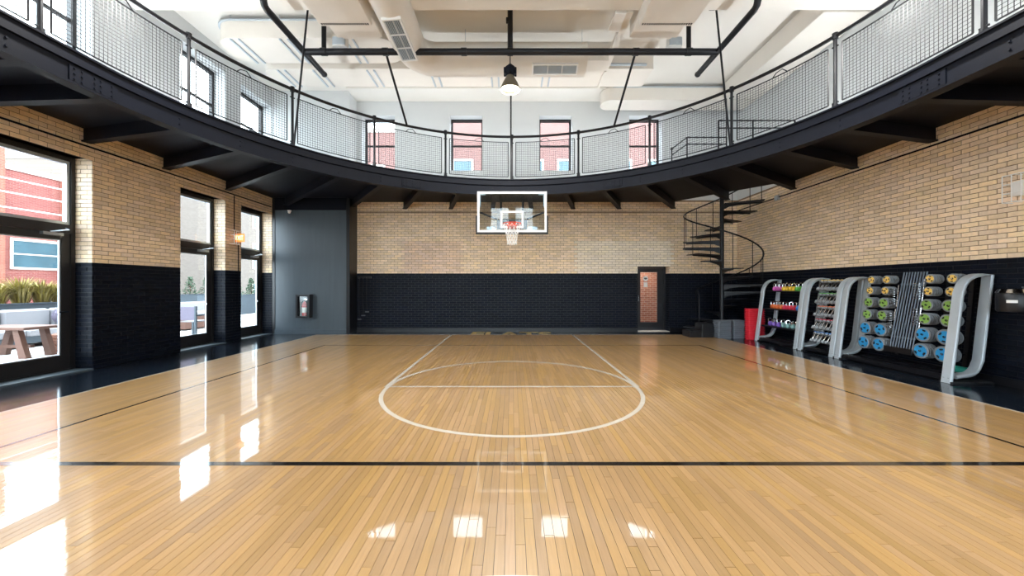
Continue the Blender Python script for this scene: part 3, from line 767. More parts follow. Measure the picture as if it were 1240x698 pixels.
# ------------------------------------------------------------------ ceiling services
def stadium(x0, x1, y0, y1, r, left=True, right=True, n=10):
    pts = []
    def cn(cx, cy, a0, on, crn):
        if on:
            for i in range(n + 1): a = a0 + PI / 2 * i / n; pts.append((cx + r * math.cos(a), cy + r * math.sin(a)))
        else: pts.append(crn)
    cn(x1 - r, y1 - r, 0, right, (x1, y1)); cn(x0 + r, y1 - r, PI / 2, left, (x0, y1)); cn(x0 + r, y0 + r, PI, left, (x0, y0)); cn(x1 - r, y0 + r, 1.5 * PI, right, (x1, y0))
    return pts
sf = thing('ceiling_soffit', 'long white round ended soffit box hung near the glazed wall', 'soffit', (-4.6, 8.7, 7.0))
part('box', MB().prism(stadium(-6.72, -2.62, 8.28, 9.22, .42), 7.0, 7.38), 'duct', sf, smooth=True)
part('top_flange', MB().prism(stadium(-6.75, -2.6, 8.25, 9.25, .43), 7.38, 7.41), 'rackgrey', sf, smooth=True)
sf = thing('ceiling_soffit', 'white round ended soffit box spanning the far end under the ceiling', 'soffit', (-1.6, 10.0, 7.0))
part('box', MB().prism(stadium(-6.45, 3.6, 9.46, 10.3, .40, True, False), 7.0, ZC), 'duct', sf, smooth=True)
for i, (x, a, b, z) in enumerate([(-6.2, 8.3, 9.2, 7.0), (-5.1, 8.3, 9.2, 7.0), (-3.65, 8.25, 9.2, 7.0), (-5.9, 9.5, 10.28, 7.0), (-5.0, 9.5, 10.28, 7.0), (-3.62, 9.5, 10.28, 7.0), (-2.02, 9.6, 10.28, 7.0), (-.45, 9.6, 10.28, 7.0), (.9, 9.7, 10.28, 7.0)]):
    lt = thing('channel_track', 'grey double channel under the %s soffit, %s from the glazed wall' % (('hung', 'far')[i > 2], ORD[i if i < 3 else i - 3]), 'channel', (x, a, z - .03), ['channels under the near soffit', 'channels under the far soffit'][i > 2])
    for dx in (-.09, .09): part('channel', MB().box(x + dx - .02, x + dx + .02, a, b, z - .028, z), 'rackgrey', lt)
    if i < 3: part('hanger_wire', MB().tube([(x - .09, a - .01, z), (x - .09, a - .01, ZC)], .006, 5), 'alu', lt)
# round spiral duct with elbow
DX, DY, DZ, DR = -2.3, 8.85, 6.86, .36
du = thing('spiral_duct', 'round white spiral duct bending under the ceiling with a register', 'duct', (DX, DY, DZ - DR))
el = [(DX, 6.0, DZ), (DX, DY - .55, DZ)] + [(DX + .55 - .55 * math.cos(a), DY - .55 + .55 * math.sin(a), DZ) for a in [PI / 2 * i / 10 for i in range(1, 11)]] + [(1.74, DY, DZ)]
part('duct_run', MB().tube(el, DR, 32), 'duct', du, smooth=True)
for i in range(19): part('seam_ring', MB().tube([(DX + .75 + .178 * i, DY, DZ), (DX + .757 + .178 * i, DY, DZ)], DR + .004, 32), 'duct', du)
def register(x0, x1, y0, y1, ax, parent):
    """grille on the lower side of the round duct, facing down and towards the court"""
    g = part('register', MB().box(-x0, x0, -y0, y0, -.02, .02), 'white', parent, local=True)
    return g
def grille(parent, w, h, mtx, nb):
    f = MB()
    for q in ((-w, w, -h - .03, -h), (-w, w, h, h + .03), (-w - .03, -w, -h - .03, h + .03), (w, w + .03, -h - .03, h + .03)): f.box(q[0], q[1], q[2], q[3], -.03, .03)
    for i in range(1, nb): f.box(-w + 2 * w * i / nb - .008, -w + 2 * w * i / nb + .008, -h, h, .0, .028)
    f.xf(mtx); r_ = part('register', f, 'white', parent)
    b = MB().box(-w, w, -h, h, -.028, -.006); b.xf(mtx); part('backing', b, 'greyrub', r_)
    l = MB()
    for i in range(9): yy = -h + 2 * h * (i + .5) / 9; l.box(-w, w, yy - .006, yy + .006, -.005, .012)
    l.xf(mtx); part('louvres', l, 'rackgrey', r_, kind='stuff')
# long register on the run towards the camera: lies on the lower right flank
a = math.radians(-90 + 4)
nrm = Vector((math.cos(a), 0, math.sin(a))); uu = Vector((0, 1, 0)); vv = nrm.cross(uu)
mt = Matrix((uu, vv, nrm)).transposed().to_4x4(); mt.translation = Vector((DX, 7.62, DZ)) + nrm * (DR + .005)
grille(du, .62, .15, mt, 3)
a = math.radians(-62); nrm = Vector((0, -math.cos(a), math.sin(a))); uu = Vector((1, 0, 0)); vv = nrm.cross(uu)
mt = Matrix((uu, vv, nrm)).transposed().to_4x4(); mt.translation = Vector((1.0, DY, DZ)) + nrm * (DR + .005)
grille(du, .5, .10, mt, 3)
for xx in (-1.1, 1.65): part('hanger_wire', MB().tube([(xx, DY - .1, DZ + .3), (xx, DY - .1, ZC)], .006, 5), 'alu', du)
part('branch_box', MB().box(1.74, 2.25, DY - .2, DY + .25, 6.72, 7.0), 'duct', du)
# air handlers
def handler(x0, x1, label):
    h = thing('air_handler', label, 'air handler', ((x0 + x1) / 2, 7.3, 6.78), 'ceiling air handlers')
    part('casing', MB().bbox(x0, x1, 5.6, 7.34, 6.60, 6.91, .02), 'duct', h)
    b = part('rear_casing', MB().bbox(x0 + .02, x1 - .02, 7.345, 7.98, 6.80, ZC - .005, .02), 'duct', h)
    part('rear_plenum', MB().bbox(x0 + .1, x1 - .1, 7.98, 8.12, 6.86, ZC - .01, .02), 'duct', h)
    sl = MB(); nn_ = 22
    for i in range(nn_): xx = x0 + .06 + (x1 - x0 - .12) * i / (nn_ - 1); sl.box(xx - .011, xx + .011, 7.335, 7.346, 6.62, 6.655)
    part('vent_slots', sl, 'black', h, kind='stuff')
    sl = MB()
    for i in range(nn_): xx = x0 + .06 + (x1 - x0 - .12) * i / (nn_ - 1); sl.box(xx - .013, xx + .013, 7.25, 7.30, 6.596, 6.602)
    part('drain_slots', sl, 'black', h, kind='stuff')
handler(-3.78, -2.76, 'white boxed air handler beside the round duct')
handler(2.5, 3.57, 'white boxed air handler beside the hanger rod on the rack side')
def speaker(x, y, z, label):
    s = thing('ceiling_speaker', label, 'speaker', (x, y, z), 'white ceiling speakers')
    b = MB().prism(stadium(x - .17, x + .17, y - .1, y + .1, .095), z, z + .2); part('cabinet', b, 'white', s, smooth=True)
    part('grille', MB().prism(stadium(x - .14, x + .14, y - .112, y - .06, .02), z + .02, z + .18), 'rackgrey', s, smooth=True)
    part('bracket', MB().tube([(x, y, z + .2), (x, y, ZC if x > 0 else 7.0)], .012, 6), 'alu', s)
speaker(-3.78, 8.2, 6.72, 'small white speaker beside the soffit channels')
speaker(3.62, 8.3, 6.78, 'small white speaker beside the cable tray')
# cable tray on the rack side
tr = thing('cable_tray', 'narrow white cable tray running along the ceiling on the rack side', 'cable tray', (2.4, 8, 6.9))
part('tray', MB().box(2.28, 2.42, 7.4, 9.4, 6.92, 6.96).box(2.28, 2.295, 7.4, 9.4, 6.96, 7.02), 'duct', tr)
part('tray_end', MB().box(2.36, 2.42, 9.5, 10.3, 6.95, 6.99), 'duct', tr)
part('access_panel', MB().box(2.06, 2.28, 7.4, 7.95, 6.90, 6.96), 'white', tr)
pr = MB().box(2.5, 3.4, 9.36, 9.42, 7.05, 7.09)
part('slotted_rail', pr, 'rackgrey', tr)
# oval duct on the far wall and box duct along the right wall
od = thing('oval_duct', 'flat white oval duct with rounded end high on the far wall', 'duct', (4.7, 11.5, 7.03))
part('duct_body', MB().prism(stadium(2.72, 7.3, 11.1, 11.75, .30, True, False), 7.03, 7.40), 'duct', od, smooth=True)
part('top_flange', MB().prism(stadium(2.9, 7.3, 11.08, 11.77, .30, True, False), 7.40, 7.43), 'rackgrey', od, smooth=True)
for xx in (4.0, 5.1): part('joint_band', MB().box(xx - .012, xx + .012, 11.094, 11.756, 7.025, 7.40), 'duct', od)
solo('box_duct', MB().bbox(6.30, XR - .02, 7.5, 11.0, 7.0, ZC - .005, .03), 'duct', 'white box duct along the ceiling edge over the weight racks', 'duct')

# conduits along the walls
for nm, pts, lab in (('conduit', [(XL + .03, YF + .1, 3.9), (XL + .03, 11.4, 3.9)], 'thin dark conduit along the wall over the glazed doors'),
                     ('conduit', [(XR - .03, YF + .1, 3.9), (XR - .03, YB - .05, 3.9)], 'thin dark conduit along the wall over the weight racks'),
                     ('conduit', [(-5.0, YB - .03, 3.86), (XR - .1, YB - .03, 3.86)], 'thin tan conduit along the far wall above the hoop')):
    solo(nm, MB().tube(pts, .016, 6), 'mortar' if 'tan' in lab else 'steel', lab, 'conduit', smooth=True)
bx_ = thing('junction_box', 'small grey junction box on the conduit above the kettlebells', 'box', (XR - .06, 10.2, 3.83))
part('box', MB().bbox(XR - .08, XR, 10.12, 10.26, 3.82, 3.95), 'alu', bx_); part('cover', MB().box(XR - .085, XR - .08, 10.14, 10.24, 3.84, 3.93), 'rackgrey', bx_)

# ------------------------------------------------------------------ basketball hoop
BY = 9.80; bz0, bz1 = 2.89, 3.96
hp = thing('basketball_hoop', 'glass basketball backboard with orange rim and white net under the balcony', 'basketball hoop', (0, BY, bz0))
def ringbox(x0, x1, z0, z1, t, y0, y1):
    return MB().box(x0, x1, y0, y1, z1 - t, z1).box(x0, x1, y0, y1, z0, z0 + t).box(x0, x0 + t, y0, y1, z0 + t, z1 - t).box(x1 - t, x1, y0, y1, z0 + t, z1 - t)
bd = part('backboard', ringbox(-.915, .915, bz0, bz1, .055, BY - .012, BY + .03), 'white', hp)
part('pane', MB().box(-.86, .86, BY + .004, BY + .014, bz0 + .055, bz1 - .055), 'boardglass', bd)
part('target_square', ringbox(-.305, .305, 3.0, 3.45, .05, BY - .004, BY + .003), 'white', bd)
for sx in (-1, 1):
    part('corner_bracket', MB().box(sx * .86 - (.16 if sx > 0 else 0), sx * .86 + (.16 if sx < 0 else 0), BY + .016, BY + .03, bz1 - .085, bz1 - .055).box(sx * .86 - (.03 if sx > 0 else 0), sx * .86 + (.03 if sx < 0 else 0), BY + .016, BY + .03, bz1 - .4, bz1 - .085), 'alu', bd)
    part('lower_plate', MB().box(sx * .55 - .12, sx * .55 + .12, BY + .016, BY + .03, 2.95, 3.04), 'alu', bd)
pad = MB().bbox(-.955, .955, BY - .03, BY + .045, bz0 - .055, bz0 - .001, .015)
for sx in (-1, 1): pad.bbox(sx * .936 - .02, sx * .936 + .02, BY - .03, BY + .045, bz0 - .001, 3.33, .012)
part('edge_padding', pad, 'rubber', hp)
rc = (0, BY - .38, 3.05)
rm = part('rim', MB().tube([(rc[0] + .229 * math.cos(2 * PI * i / 36), rc[1] + .229 * math.sin(2 * PI * i / 36), 3.05) for i in range(36)], .011, 8, True), 'rim', hp, smooth=True)
part('rim_plate', MB().bbox(-.11, .11, BY - .05, BY - .014, 2.98, 3.12, .01).prism([(-.1, BY - .05), (.1, BY - .05), (.12, BY - .2), (-.12, BY - .2)], 3.03, 3.045), 'rim', rm)
part('rim_brace', MB().tube([(-.09, BY - .05, 2.985), (-.12, BY - .22, 3.035)], .012, 6).tube([(.09, BY - .05, 2.985), (.12, BY - .22, 3.035)], .012, 6), 'rim', rm)
nm_ = MB(); rows = [(.225, 3.035), (.20, 2.94), (.17, 2.85), (.145, 2.76), (.13, 2.67), (.12, 2.58), (.125, 2.52)]; nk = 12
for i in range(len(rows) - 1):
    for k in range(nk):
        a0 = 2 * PI * (k + (i % 2) * .5) / nk
        for dq in (-.5, .5):
            a1 = a0 + 2 * PI * dq / nk; r0, z0 = rows[i]; r1, z1 = rows[i + 1]
            nm_.tube([(rc[0] + r0 * math.cos(a0), rc[1] + r0 * math.sin(a0), z0), (rc[0] + r1 * math.cos(a1), rc[1] + r1 * math.sin(a1), z1)], .0055, 4)
part('net', nm_, 'net', hp)
sp_ = MB().bbox(-.4, .4, BY + .03, BY + .12, 2.98, 3.24, .01)
part('mount_plate', sp_, 'rubber', hp)
sup = MB()
for sx in (-1, 1): sup.tube([(sx * .84, BY + .07, 3.42), (sx * .4, BY + .09, 3.25)], .025, 6); sup.tube([(sx * .3, BY + .1, 3.2), (sx * .3, CY + R + .05, 3.5), (sx * .3, CY + R + .05, 3.93)], .035, 6)
part('support_arms', sup, 'pipe', hp)
part('top_bracket', MB().box(-.5, .5, BY + .035, CY + R - .08, 3.93, 3.955), 'pipe', hp)

# ------------------------------------------------------------------ spiral staircase
SX, SY, SR = 6.19, 10.96, 1.05
stc = thing('spiral_staircase', 'black iron spiral staircase winding up to the balcony corner', 'staircase', (SX, SY, 0))
part('centre_pole', MB().lathe([(.1, -.012), (.1, .03), (.057, .04), (.057, 4.3), (.045, 5.35), (.0, 5.4)], 16, (SX, SY, 0)), 'pipe', stc, smooth=True)
rise = .2175; th = lambda z: PI - (z - 2.5) / 2.6 * 2 * PI
railpts = []
for k in range(1, 19):
    z = k * rise; a = th(z); da = PI / 12 * .95
    def P(r, ang, zz): return (SX + r * math.cos(ang), SY + r * math.sin(ang), zz)
    tm = MB(); n_ = 5
    outer = [P(SR, a - da + 2 * da * i / n_, z) for i in range(n_ + 1)]; inner = [P(.07, a - da * 1.0, z), P(.07, a + da * 1.0, z)]
    poly = [inner[0]] + outer + [inner[1]]
    vs = poly + [(p[0], p[1], z - .025) for p in poly]; q = len(poly)
    tm.add(vs, [tuple(range(q)), tuple(range(2 * q - 1, q - 1, -1))] + [(i, (i + 1) % q, q + (i + 1) % q, q + i) for i in range(q)])
    t = part('tread', tm, 'pipe', stc)
    # tapered bracket under the tread
    c, s = math.cos(a), math.sin(a); br = []
    for r_, h in ((.055, .16), (.2, .09), (.5, .055), (SR - .03, .03)): br.append((r_, h))
    vs = []
    for r_, h in br:
        for sd in (-.018, .018):
            vs += [(SX + r_ * c - sd * s, SY + r_ * s + sd * c, z - .025), (SX + r_ * c - sd * s, SY + r_ * s + sd * c, z - .025 - h)]
    fs = []
    for i in range(3):
        o_ = 4 * i; fs += [(o_, o_ + 1, o_ + 5, o_ + 4), (o_ + 2, o_ + 6, o_ + 7, o_ + 3), (o_ + 1, o_ + 3, o_ + 7, o_ + 5)]
    fs.append((12, 13, 15, 14)); part('bracket', MB().add(vs, fs), 'pipe', t)
    b_ = P(SR - .03, a, z - .03)
    if k > 1: part('baluster', MB().tube([b_, (b_[0], b_[1], z + .92)], .011, 6), 'pipe', t)
    for i in range(3): zz = z + rise * i / 3; ang = th(zz); railpts.append(P(SR - .03, ang, zz + .92))
railpts = railpts[3:]
a0_ = railpts[0]
part('handrail', MB().tube(railpts, .021, 8), 'pipe', stc, smooth=True)
part('newel_post', MB().tube([(a0_[0] - .02, a0_[1] - .25, -.01), (a0_[0] - .02, a0_[1] - .25, a0_[2] - .2), (a0_[0], a0_[1] - .1, a0_[2] - .04), a0_], .021, 8), 'pipe', stc, smooth=True)
part('base_step', MB().bbox(5.08, 5.42, 10.6, 11.1, -.012, .19, .012), 'black', stc)
part('base_step', MB().bbox(5.43, 5.75, 10.6, 11.05, -.012, .40, .012), 'black', stc)

# ------------------------------------------------------------------ things on the shaft and walls
ex = thing('extinguisher_cabinet', 'black wall cabinet with glass front holding an extinguisher', 'cabinet', (-6.36, 11.4, .49))
cx0, cx1, cz0, cz1, cy0, cy1 = -6.58, -6.16, .50, 1.21, 11.32, 11.498
cb = MB().box(cx0, cx1, cy1 - .01, cy1, cz0, cz1)
for q in ((cx0, cx0 + .02, cz0, cz1), (cx1 - .02, cx1, cz0, cz1), (cx0 + .02, cx1 - .02, cz0, cz0 + .02), (cx0 + .02, cx1 - .02, cz1 - .02, cz1)): cb.box(q[0], q[1], cy0, cy1 - .01, q[2], q[3])
part('body', cb, 'black', ex)
dd_ = part('door', ringbox(cx0, cx1, cz0, cz1, .055, cy0 - .025, cy0 - .001), 'black', ex)
part('pane', MB().box(cx0 + .055, cx1 - .055, cy0 - .015, cy0 - .010, cz0 + .055, cz1 - .055), 'glass', dd_)
part('backing', MB().box(cx0 + .02, cx1 - .02, cy1 - .02, cy1 - .011, cz0 + .02, cz1 - .02), 'greyrub', ex)
fe = thing('fire_extinguisher', 'red fire extinguisher with white label inside the wall cabinet', 'extinguisher', (-6.37, 11.41, .525))
part('cylinder', MB().lathe([(.0, 0), (.065, .0), (.07, .02), (.07, .38), (.055, .43), (.025, .46), (.025, .48)], 20), 'red', fe, True, True)
part('label_band', MB().lathe([(.0715, .13), (.0715, .29)], 20, caps=False), 'white', fe, True, True)
part('valve', MB().bbox(-.02, .02, -.02, .02, .48, .53, .005), 'black', fe, local=True)
part('lever', MB().box(-.02, .09, -.01, .01, .54, .555).box(-.02, .08, -.01, .01, .515, .525), 'chrome', fe, local=True)
part('hose', MB().tube([(-.03, 0, .5), (-.085, 0, .44), (-.09, 0, .3), (-.085, 0, .2)], .011, 6), 'rubber', fe, True, True)
ca = thing('security_camera', 'tiny white dome camera high on the slate shaft', 'camera', (-6.85, 11.44, 3.72))
part('dome', MB().sphere((-6.85, 11.43, 3.74), .04), 'white', ca, smooth=True); part('base', MB().lathe([(.055, 0), (.055, .03)], 16, (-6.85, 11.44, 3.77)), 'white', ca, smooth=True)

def exit_sign(y, z, s, label, cage):
    """sign box in a white wire guard; s = wall side"""
    wx = XL if s > 0 else XR
    e = thing('exit_sign', label, 'sign', (wx, y, z))
    g = MB(); d_ = .16 * s
    for yy in [y - .2 + .4 * i / 4 for i in range(5)]: g.tube([(wx, yy, z - .02), (wx + d_, yy, z - .02), (wx + d_, yy, z + .37), (wx, yy, z + .37)], .007, 5)
    for zz in (z - .02, z + .11, z + .24, z + .37): g.tube([(wx, y - .2, zz), (wx + d_, y - .2, zz), (wx + d_, y + .2, zz), (wx, y + .2, zz)], .006, 5)
    part('wire_guard', g, 'white', e)
    part('sign_box', MB().bbox(min(wx, wx + .09 * s), max(wx, wx + .09 * s), y - .15, y + .15, z + .07, z + .28, .008), 'white', e)
    return e
e = thing('exit_sign', 'small amber lit exit sign with white bracket on the pier between glazed doors', 'sign', (XL, 9.88, 2.6))
part('panel', MB().bbox(XL + .07, XL + .31, 9.865, 9.895, 2.64, 2.86, .008), 'exit', e)
t_ = text_mb('EXIT', 1, .19, .12); t_.v = [(p[0] + XL + .09, 9.8635, p[1] + 2.69) for p in t_.v]; part('lettering', t_, 'exitletter', e)
g = MB()
for zz in (2.58, 2.70, 2.82, 2.94): g.tube([(XL, 9.76, zz), (XL + .14, 9.76, zz), (XL + .14, 10.0, zz), (XL, 10.0, zz)], .008, 5)
for yy in (9.76, 9.84, 9.92, 10.0): g.tube([(XL + .13, yy, 2.58), (XL + .13, yy, 2.94)], .008, 5)
part('wire_guard', g, 'white', e)
part('conduit_drop', MB().tube([(XL + .02, 10.05, 2.6), (XL + .02, 10.05, .35)], .012, 6), 'steel', e)
part('conduit_rise', MB().tube([(XL + .02, 9.9, 2.95), (XL + .02, 9.9, 3.88)], .012, 6), 'steel', e)
exit_sign(5.22, 2.69, -1, 'white sign box in a wire guard on the brick above the drum dispenser', True)

wd = thing('wipe_dispenser', 'black drum shaped wall dispenser with chrome bracket', 'dispenser', (7.07, 5.22, 1.10))
part('drum', MB().lathe([(.0, 0), (.16, .0), (.175, .02), (.175, .24), (.165, .26)], 28), 'black', wd, True, True)
part('lid', MB().lathe([(.17, .262), (.178, .27), (.15, .32), (.05, .34), (0, .34)], 28), 'chrome', wd, True, True)
part('bracket', MB().box(.10, .23, -.05, .05, .08, .2).box(.21, .238, -.09, .09, .02, .36), 'chrome', wd, local=True)
part('painted_glint', MB().prism([(-.1785 * math.cos(a), -.1785 * math.sin(a)) for a in [.2 + .07 * i for i in range(9)]] + [(-.172 * math.cos(a), -.172 * math.sin(a)) for a in [.2 + .07 * i for i in range(8, -1, -1)]], .13, .17), 'white', wd, local=True)  # white patch painted on as the highlight of the drum

# dark straps hanging on the far wall in the shadow of the shaft
hk = thing('hook_rail', 'dark rail with hanging training straps on the far wall beside the slate shaft', 'hook rail', (-4.8, 12.0, .3))
part('rail', MB().box(-4.98, -4.55, YB - .05, YB - .01, 1.72, 1.78), 'black', hk)
for i, xx in enumerate((-4.92, -4.8, -4.68)):
    z = .35 + .12 * i
    s_ = part('strap', MB().tube([(xx, YB - .06, 1.72), (xx - .02, YB - .07, 1.2), (xx + .01, YB - .07, z + .12)], .016, 6, flat=.4), 'rubber', hk)
    part('grip', MB().tube([(xx - .05, YB - .08, z + .05), (xx + .07, YB - .08, z + .05)], .02, 8), 'greyrub', s_, smooth=True)
    part('hook', MB().tube([(xx, YB - .03, 1.7), (xx, YB - .1, 1.69), (xx, YB - .1, 1.75)], .01, 5), 'chrome', hk)

# ------------------------------------------------------------------ weight racks
LOOP = [(6.62, -.012), (6.80, 1.36)] + [(6.80 + .30 - .285 * math.cos(a) , 1.36 + .27 * math.sin(a)) for a in [PI / 2 * i / 7 for i in range(1, 8)]] + [(7.25, 1.635), (7.10, .33)]
LOOP += [(7.10 - .2 + .2 * math.cos(a) - .02, .33 - .22 * math.sin(a)) for a in [PI / 2 * i / 6 for i in range(1, 7)]] + [(6.70, .085)]
def loop_frame(yc, w):
    """bent flat oval tube frame standing across the rack"""
    pts = LOOP; mb = MB(); t = .05; vs = []; n = len(pts)
    for i, p in enumerate(pts):
        a = Vector(pts[max(i - 1, 0)]); b = Vector(pts[min(i + 1, n - 1)]); d = (b - a).normalized(); nn = Vector((-d.y, d.x)); q = Vector(p)
        k = t / 2
        for (o_, y_) in ((-k, -w / 2 + .012), (-k, w / 2 - .012), (-k * .4, w / 2), (k * .4, w / 2), (k, w / 2 - .012), (k, -w / 2 + .012), (k * .4, -w / 2), (-k * .4, -w / 2)):
            vs.append((q.x + nn.x * o_, yc + y_, q.y + nn.y * o_))
    fs = [tuple(range(7, -1, -1)), tuple(range(8 * n - 8, 8 * n))]
    for i in range(n - 1):
        for k in range(8): l = (k + 1) % 8; fs.append((8 * i + k, 8 * i + l, 8 * i + 8 + l, 8 * i + 8 + k))
    return mb.add(vs, fs)
def front_x(z): return 6.62 + .131 * z
def rack(name, label, ya, yb, wa, wb):
    r = thing(name, label, 'rack', (6.95, (ya + yb) / 2, -.012))
    for y, w in ((ya, wa), (yb, wb)):
        f = part('side_frame', loop_frame(y, w), 'rackgrey', r, smooth=True)
        part('foot', MB().bbox(6.60, 7.24, y - w / 2 - .02, y + w / 2 + .02, -.012, .02, .006), 'rubber', f)
        part('bolt_cap', MB().box(6.595 + .01, 6.606 + .01, y - .045, y - .02, .05, .07).box(6.595 + .01, 6.606 + .01, y + .02, y + .045, .05, .07), 'rubber', f)
    lo, hi = ya + wa / 2, yb - wb / 2
    part('base_rail', MB().bbox(6.66, 6.76, lo, hi, .02, .09, .01), 'black', r)
    part('base_rail', MB().bbox(7.02, 7.16, lo, hi, .03, .09, .01), 'black', r)
    return r, lo, hi
rA, a0, a1 = rack('kettlebell_rack', 'grey framed rack with three dark shelves of coloured kettlebells', 8.68, 10.06, .12, .12)
rB, b0, b1 = rack('dumbbell_rack', 'narrow grey framed rack with five sloped tiers of dumbbells', 7.70, 8.54, .12, .12)
rC, c0, c1 = rack('plate_rack', 'wide grey framed rack with pegs of weight plates and upright bars', 5.66, 7.56, .14, .12)
KZ = (1.345, .875, .42)
for z in KZ: part('shelf', MB().prism([(front_x(z) + .07, z - .03), (7.20 - .02, z - .03), (7.20 - .02, z), (front_x(z) + .07, z)], a0 - .05, a1 + .05, 'y'), 'black', rA)
DZs = (1.33, 1.04, .75, .46, .17)
for z in DZs:
    for dz, dx in ((.045, .08), (.17, .155)):
        xx = front_x(z) + .13 + dx; part('tier_rail', MB().box(xx, xx + .03, b0, b1, z + dz, z + dz + .03), 'black', rB)
PR = ((1.575, 'pyellow', .078), (1.37, 'pyellow', .078), (1.145, 'pgreen', .098), (.915, 'pgreen', .098), (.655, 'pblue', .122), (.385, 'pblue', .124))
PCOL = (7.15, 6.86, 6.15, 5.835)
for y in PCOL: part('upright', MB().prism([(7.10 - .0, .2), (7.14, .2), (7.27, 1.62), (7.23, 1.62)], y - .03, y + .03, 'y'), 'black', rC)
for z, _, _ in PR:
    xx = 7.10 + .092 * z
    for y in PCOL: part('peg', MB().tube([(xx, y, z), (front_x(z) + .065, y, z + .012)], .013, 8), 'chrome', rC, smooth=True)
part('bar_tray', MB().box(6.70, 6.86, 6.24, 6.70, .30, .33).box(6.70, 6.715, 6.24, 6.70, .33, .40), 'black', rC)
part('bar_rest', MB().box(7.06, 7.09, 6.22, 6.72, 1.50, 1.55), 'black', rC)
# kettlebells
def kettlebell(color):
    k = thing('kettlebell', 'x', 'kettlebell')
    part('bell', MB().lathe([(0, 0), (.038, 0), (.048, .010), (.0555, .038), (.053, .07), (.042, .095), (.028, .112), (0, .118)], 16), color, k, True, True)
    hpts = [(0, -.034, .09), (0, -.043, .135), (0, -.037, .17), (0, -.016, .19), (0, .016, .19), (0, .037, .17), (0, .043, .135), (0, .034, .09)]
    part('handle', MB().tube(hpts, .0125, 8), 'chrome', k, True, True)
    return k
rowsK = [(0, [('pink', 3), ('yellow', 4), ('green', 4)]), (1, [('orange', 4), ('crimson', 4), ('blue', 3)]), (2, [('purple', 3), ('teal', 5)])]
names = dict(pink='magenta pink', yellow='bright yellow', green='green', orange='orange', crimson='crimson red', blue='blue', purple='purple', teal='pale teal grey')
for ri, cols in rowsK:
    tot = sum(c for _, c in cols); i = 0
    for cn, ct_ in cols:
        base = None
        for k in range(ct_):
            y = 9.92 - (9.92 - 8.80) * i / (tot - 1); i += 1
            loc = (front_x(KZ[ri]) + .22, y, KZ[ri]); lab = '%s kettlebell on the %s shelf, %s of its colour from the staircase' % (names[cn], ('top', 'middle', 'bottom')[ri], ORD[k]); grp = '%s kettlebells' % names[cn]
            rot = (0, 0, random.uniform(1.0, 2.1))
            if base is None: base = kettlebell(cn); base['label'] = lab; base['group'] = grp; base.location = loc; base.rotation_euler = rot
            else: dup(base, loc, rot, lab)
# dumbbells: axis sloping down towards the court
def dumbbell(tip):
    d = thing('dumbbell', 'x', 'dumbbell')
    hexp = lambda r: [(r * math.cos(PI / 6 + q * PI / 3), r * math.sin(PI / 6 + q * PI / 3)) for q in range(6)]
    for sg in (-1, 1):
        m = MB(); vs = []
        for r, t in ((.034, .062), (.042, .07), (.042, .118), (.03, .13)): vs += [(sg * t, p[0], p[1]) for p in hexp(r)]
        m.add(vs, [tuple(range(6)), tuple(range(18, 24))] + [(r * 6 + q, r * 6 + (q + 1) % 6, r * 6 + 6 + (q + 1) % 6, r * 6 + 6 + q) for r in range(3) for q in range(6)])
        h = part('head', m, 'dbgrey', d, local=True)
        if sg > 0: part('colour_band', MB().lathe([(.0425, .100), (.0445, .104), (.0445, .113), (.0425, .117)], 18, (0, 0, 0), 'x'), tip, h, local=True)
    part('handle', MB().lathe([(.014, -.066), (.018, 0), (.014, .066)], 10, axis='x'), 'chrome', d, True, True)
    return d
tips = ('pyellow', 'green', 'orange', 'crimson', 'blue'); tn = ('yellow', 'green', 'orange', 'red', 'blue')
for ri, z in enumerate(DZs):
    base = None
    for k in range(7):
        y = b1 - .06 - (b1 - b0 - .12) * k / 6
        loc = (front_x(z) + .20, y, z + .155); rot = (0, -math.radians(60), 0)
        lab = 'grey hex dumbbell with %s band on the %s tier, %s from the kettlebells' % (tn[ri], ('top', 'second', 'middle', 'fourth', 'bottom')[ri], ORD[k])
        if base is None: base = dumbbell(tips[ri]); base['label'] = lab; base['group'] = '%s band dumbbells' % tn[ri]; base.location = loc; base.rotation_euler = rot
        else: dup(base, loc, rot, lab)
# plates
def plate(color, r, full):
    p = thing('weight_plate', 'x', 'weight plate')
    d = .018
    part('disc', MB().lathe([(.014, 0), (r * .9, 0), (r, .004), (r, d - .004), (r * .93, d), (.014, d)], 28, axis='x'), 'platerub', p, True, True)
    if full:
        f = part('face', MB().lathe([(.014, -.004), (r * .74, -.004), (r * .78, 0), (.014, 0)], 28, axis='x', caps=False), color, p, local=True, label='coloured face of the plate')
        sl = MB()
        for q in range(3):
            a = q * 2 * PI / 3 + .5; pts = []
            for i in range(9): t = a - .36 + .72 * i / 8; pts.append((r * .70 * math.cos(t), r * .70 * math.sin(t)))
            for i in range(8, -1, -1): t = a - .30 + .60 * i / 8; pts.append((r * .47 * math.cos(t), r * .47 * math.sin(t)))
            sl = MB().prism(pts, -.0055, -.0041, 'x'); part('grip_slot', sl, 'rubber', f, local=True)
        part('hub', MB().lathe([(.018, -.006), (.018, -.002)], 12, axis='x'), 'black', f, local=True)
    return p
pnames = dict(pyellow='yellow', pgreen='green', pblue='blue')
pwhere = ('by the dumbbell rack', 'beside the upright bars, dumbbell rack side', 'beside the upright bars, open end side', 'at the open end of the plate rack')
cache = {}
